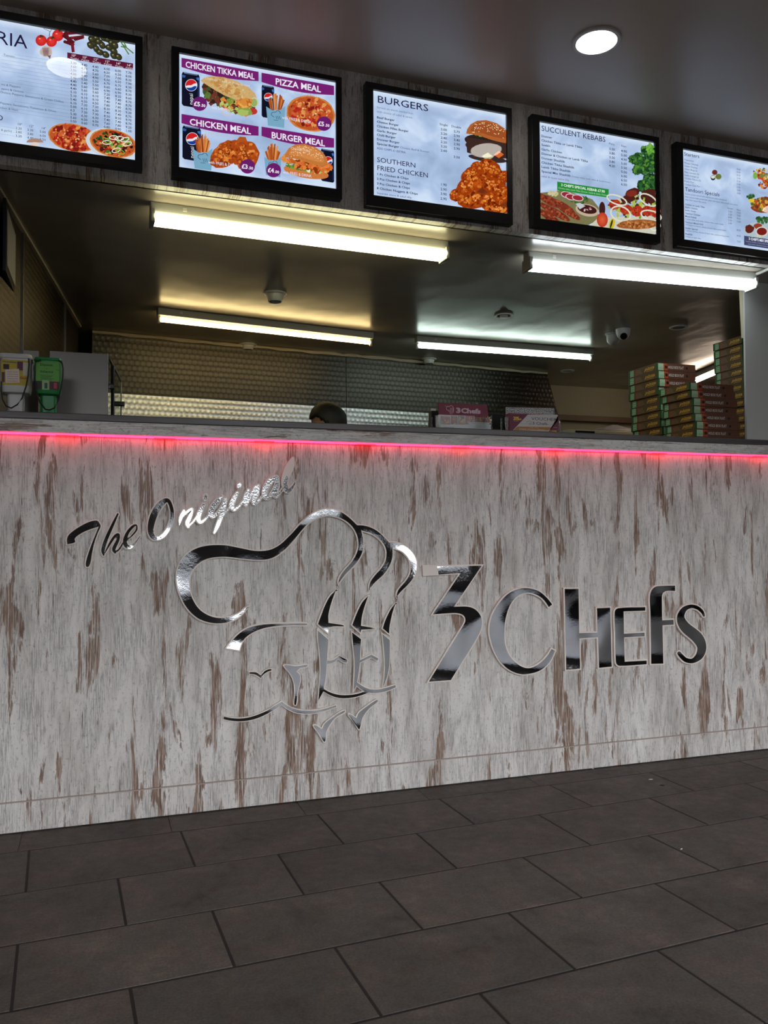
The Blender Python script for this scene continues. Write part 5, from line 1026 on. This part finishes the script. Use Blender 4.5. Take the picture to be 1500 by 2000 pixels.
def headpt(u, v, off=0):
    """u around (0 = face), v from -1 (chin) to 1 (crown)"""
    ph_ = v*math.pi/2; cu, su = math.cos(u), math.sin(u); r_ = math.cos(ph_); z = math.sin(ph_)
    x = .098*r_*cu; y = .076*r_*su; zz = .118*z
    if z < 0: y *= 1-.25*(-z); x *= (1-.12*(-z)) if cu > 0 else (1-.42*(-z)); x += .012*(-z)*max(cu, 0)
    if cu > 0: x += .022*math.exp(-(su/.16)**2-((z+.16)/.13)**2)*(cu**4)+.006*math.exp(-(su/.3)**2-((z+.50)/.10)**2)-.010*math.exp(-((abs(su)-.38)/.16)**2-((z-.05)/.10)**2)
    n = Vector((x/.098, y/.076, zz/.118)).normalized(); return Vector((x, y, zz))+n*off
def headmesh(name, m, off, test, nu=48, nv=30, noise=0):
    V = []; F = []
    for j in range(nv+1):
        for i in range(nu): V.append(headpt(2*math.pi*i/nu, -1+2*j/nv, off+random.uniform(-noise, noise)))
    for j in range(nv):
        for i in range(nu):
            if test(2*math.pi*(i+.5)/nu, -1+2*(j+.5)/nv): F.append((j*nu+i, j*nu+(i+1) % nu, (j+1)*nu+(i+1) % nu, (j+1)*nu+i))
    o = mesh(name, V, F, m, pe, smooth=True); o.location = (.035, 0, H-.132); o.rotation_euler = (0, R(30), 0); return o
headmesh('head', M['skin'], 0, lambda u, v: True)
def hairy(u, v):
    a = abs((u+math.pi) % (2*math.pi)-math.pi)
    return v > (.42 if a < .9 else .42-(a-.9)*1.0 if a < 1.5 else -.22 if a < 1.75 else -.42)
hr = headmesh('hair', M['hair'], .013, hairy, noise=.0015); md = hr.modifiers.new('t', 'SOLIDIFY'); md.thickness = .012; md.offset = -1
HT = Matrix.Translation((.035, 0, H-.132)) @ Matrix.Rotation(R(30), 4, 'Y')
for sgn in (1, -1):
    mb = MB().lathe([(.008, -.004), (.017, 0), (.019, .005), (.015, .009), (.009, .006)], n=18, sx=1, sy=1.7); q = HT @ Matrix.Translation((-.005, .074*sgn, -.008)) @ Matrix.Rotation(R(-90*sgn), 4, 'X') @ Matrix.Rotation(R(12), 4, 'Z'); mb.V = [q @ v for v in mb.V]; smooth_by_angle(mb.build('ear', M['skin'], pe), 60)
    e_ = MB().lathe([(.001, -.011), (.008, -.008), (.011, 0), (.008, .008), (.001, .011)], n=14); q = HT @ Matrix.Translation((.082, .030*sgn, .004)); e_.V = [q @ v for v in e_.V]; smooth_by_angle(e_.build('eye', M['whiteplastic'], pe), 80)
mb = MB().box((.089, -.022, -.065), (.095, .022, -.058), bev=.002); mb.V = [HT @ v for v in mb.V]; mb.build('mouth', mat('lips', (.30,.12,.10), .5), pe)
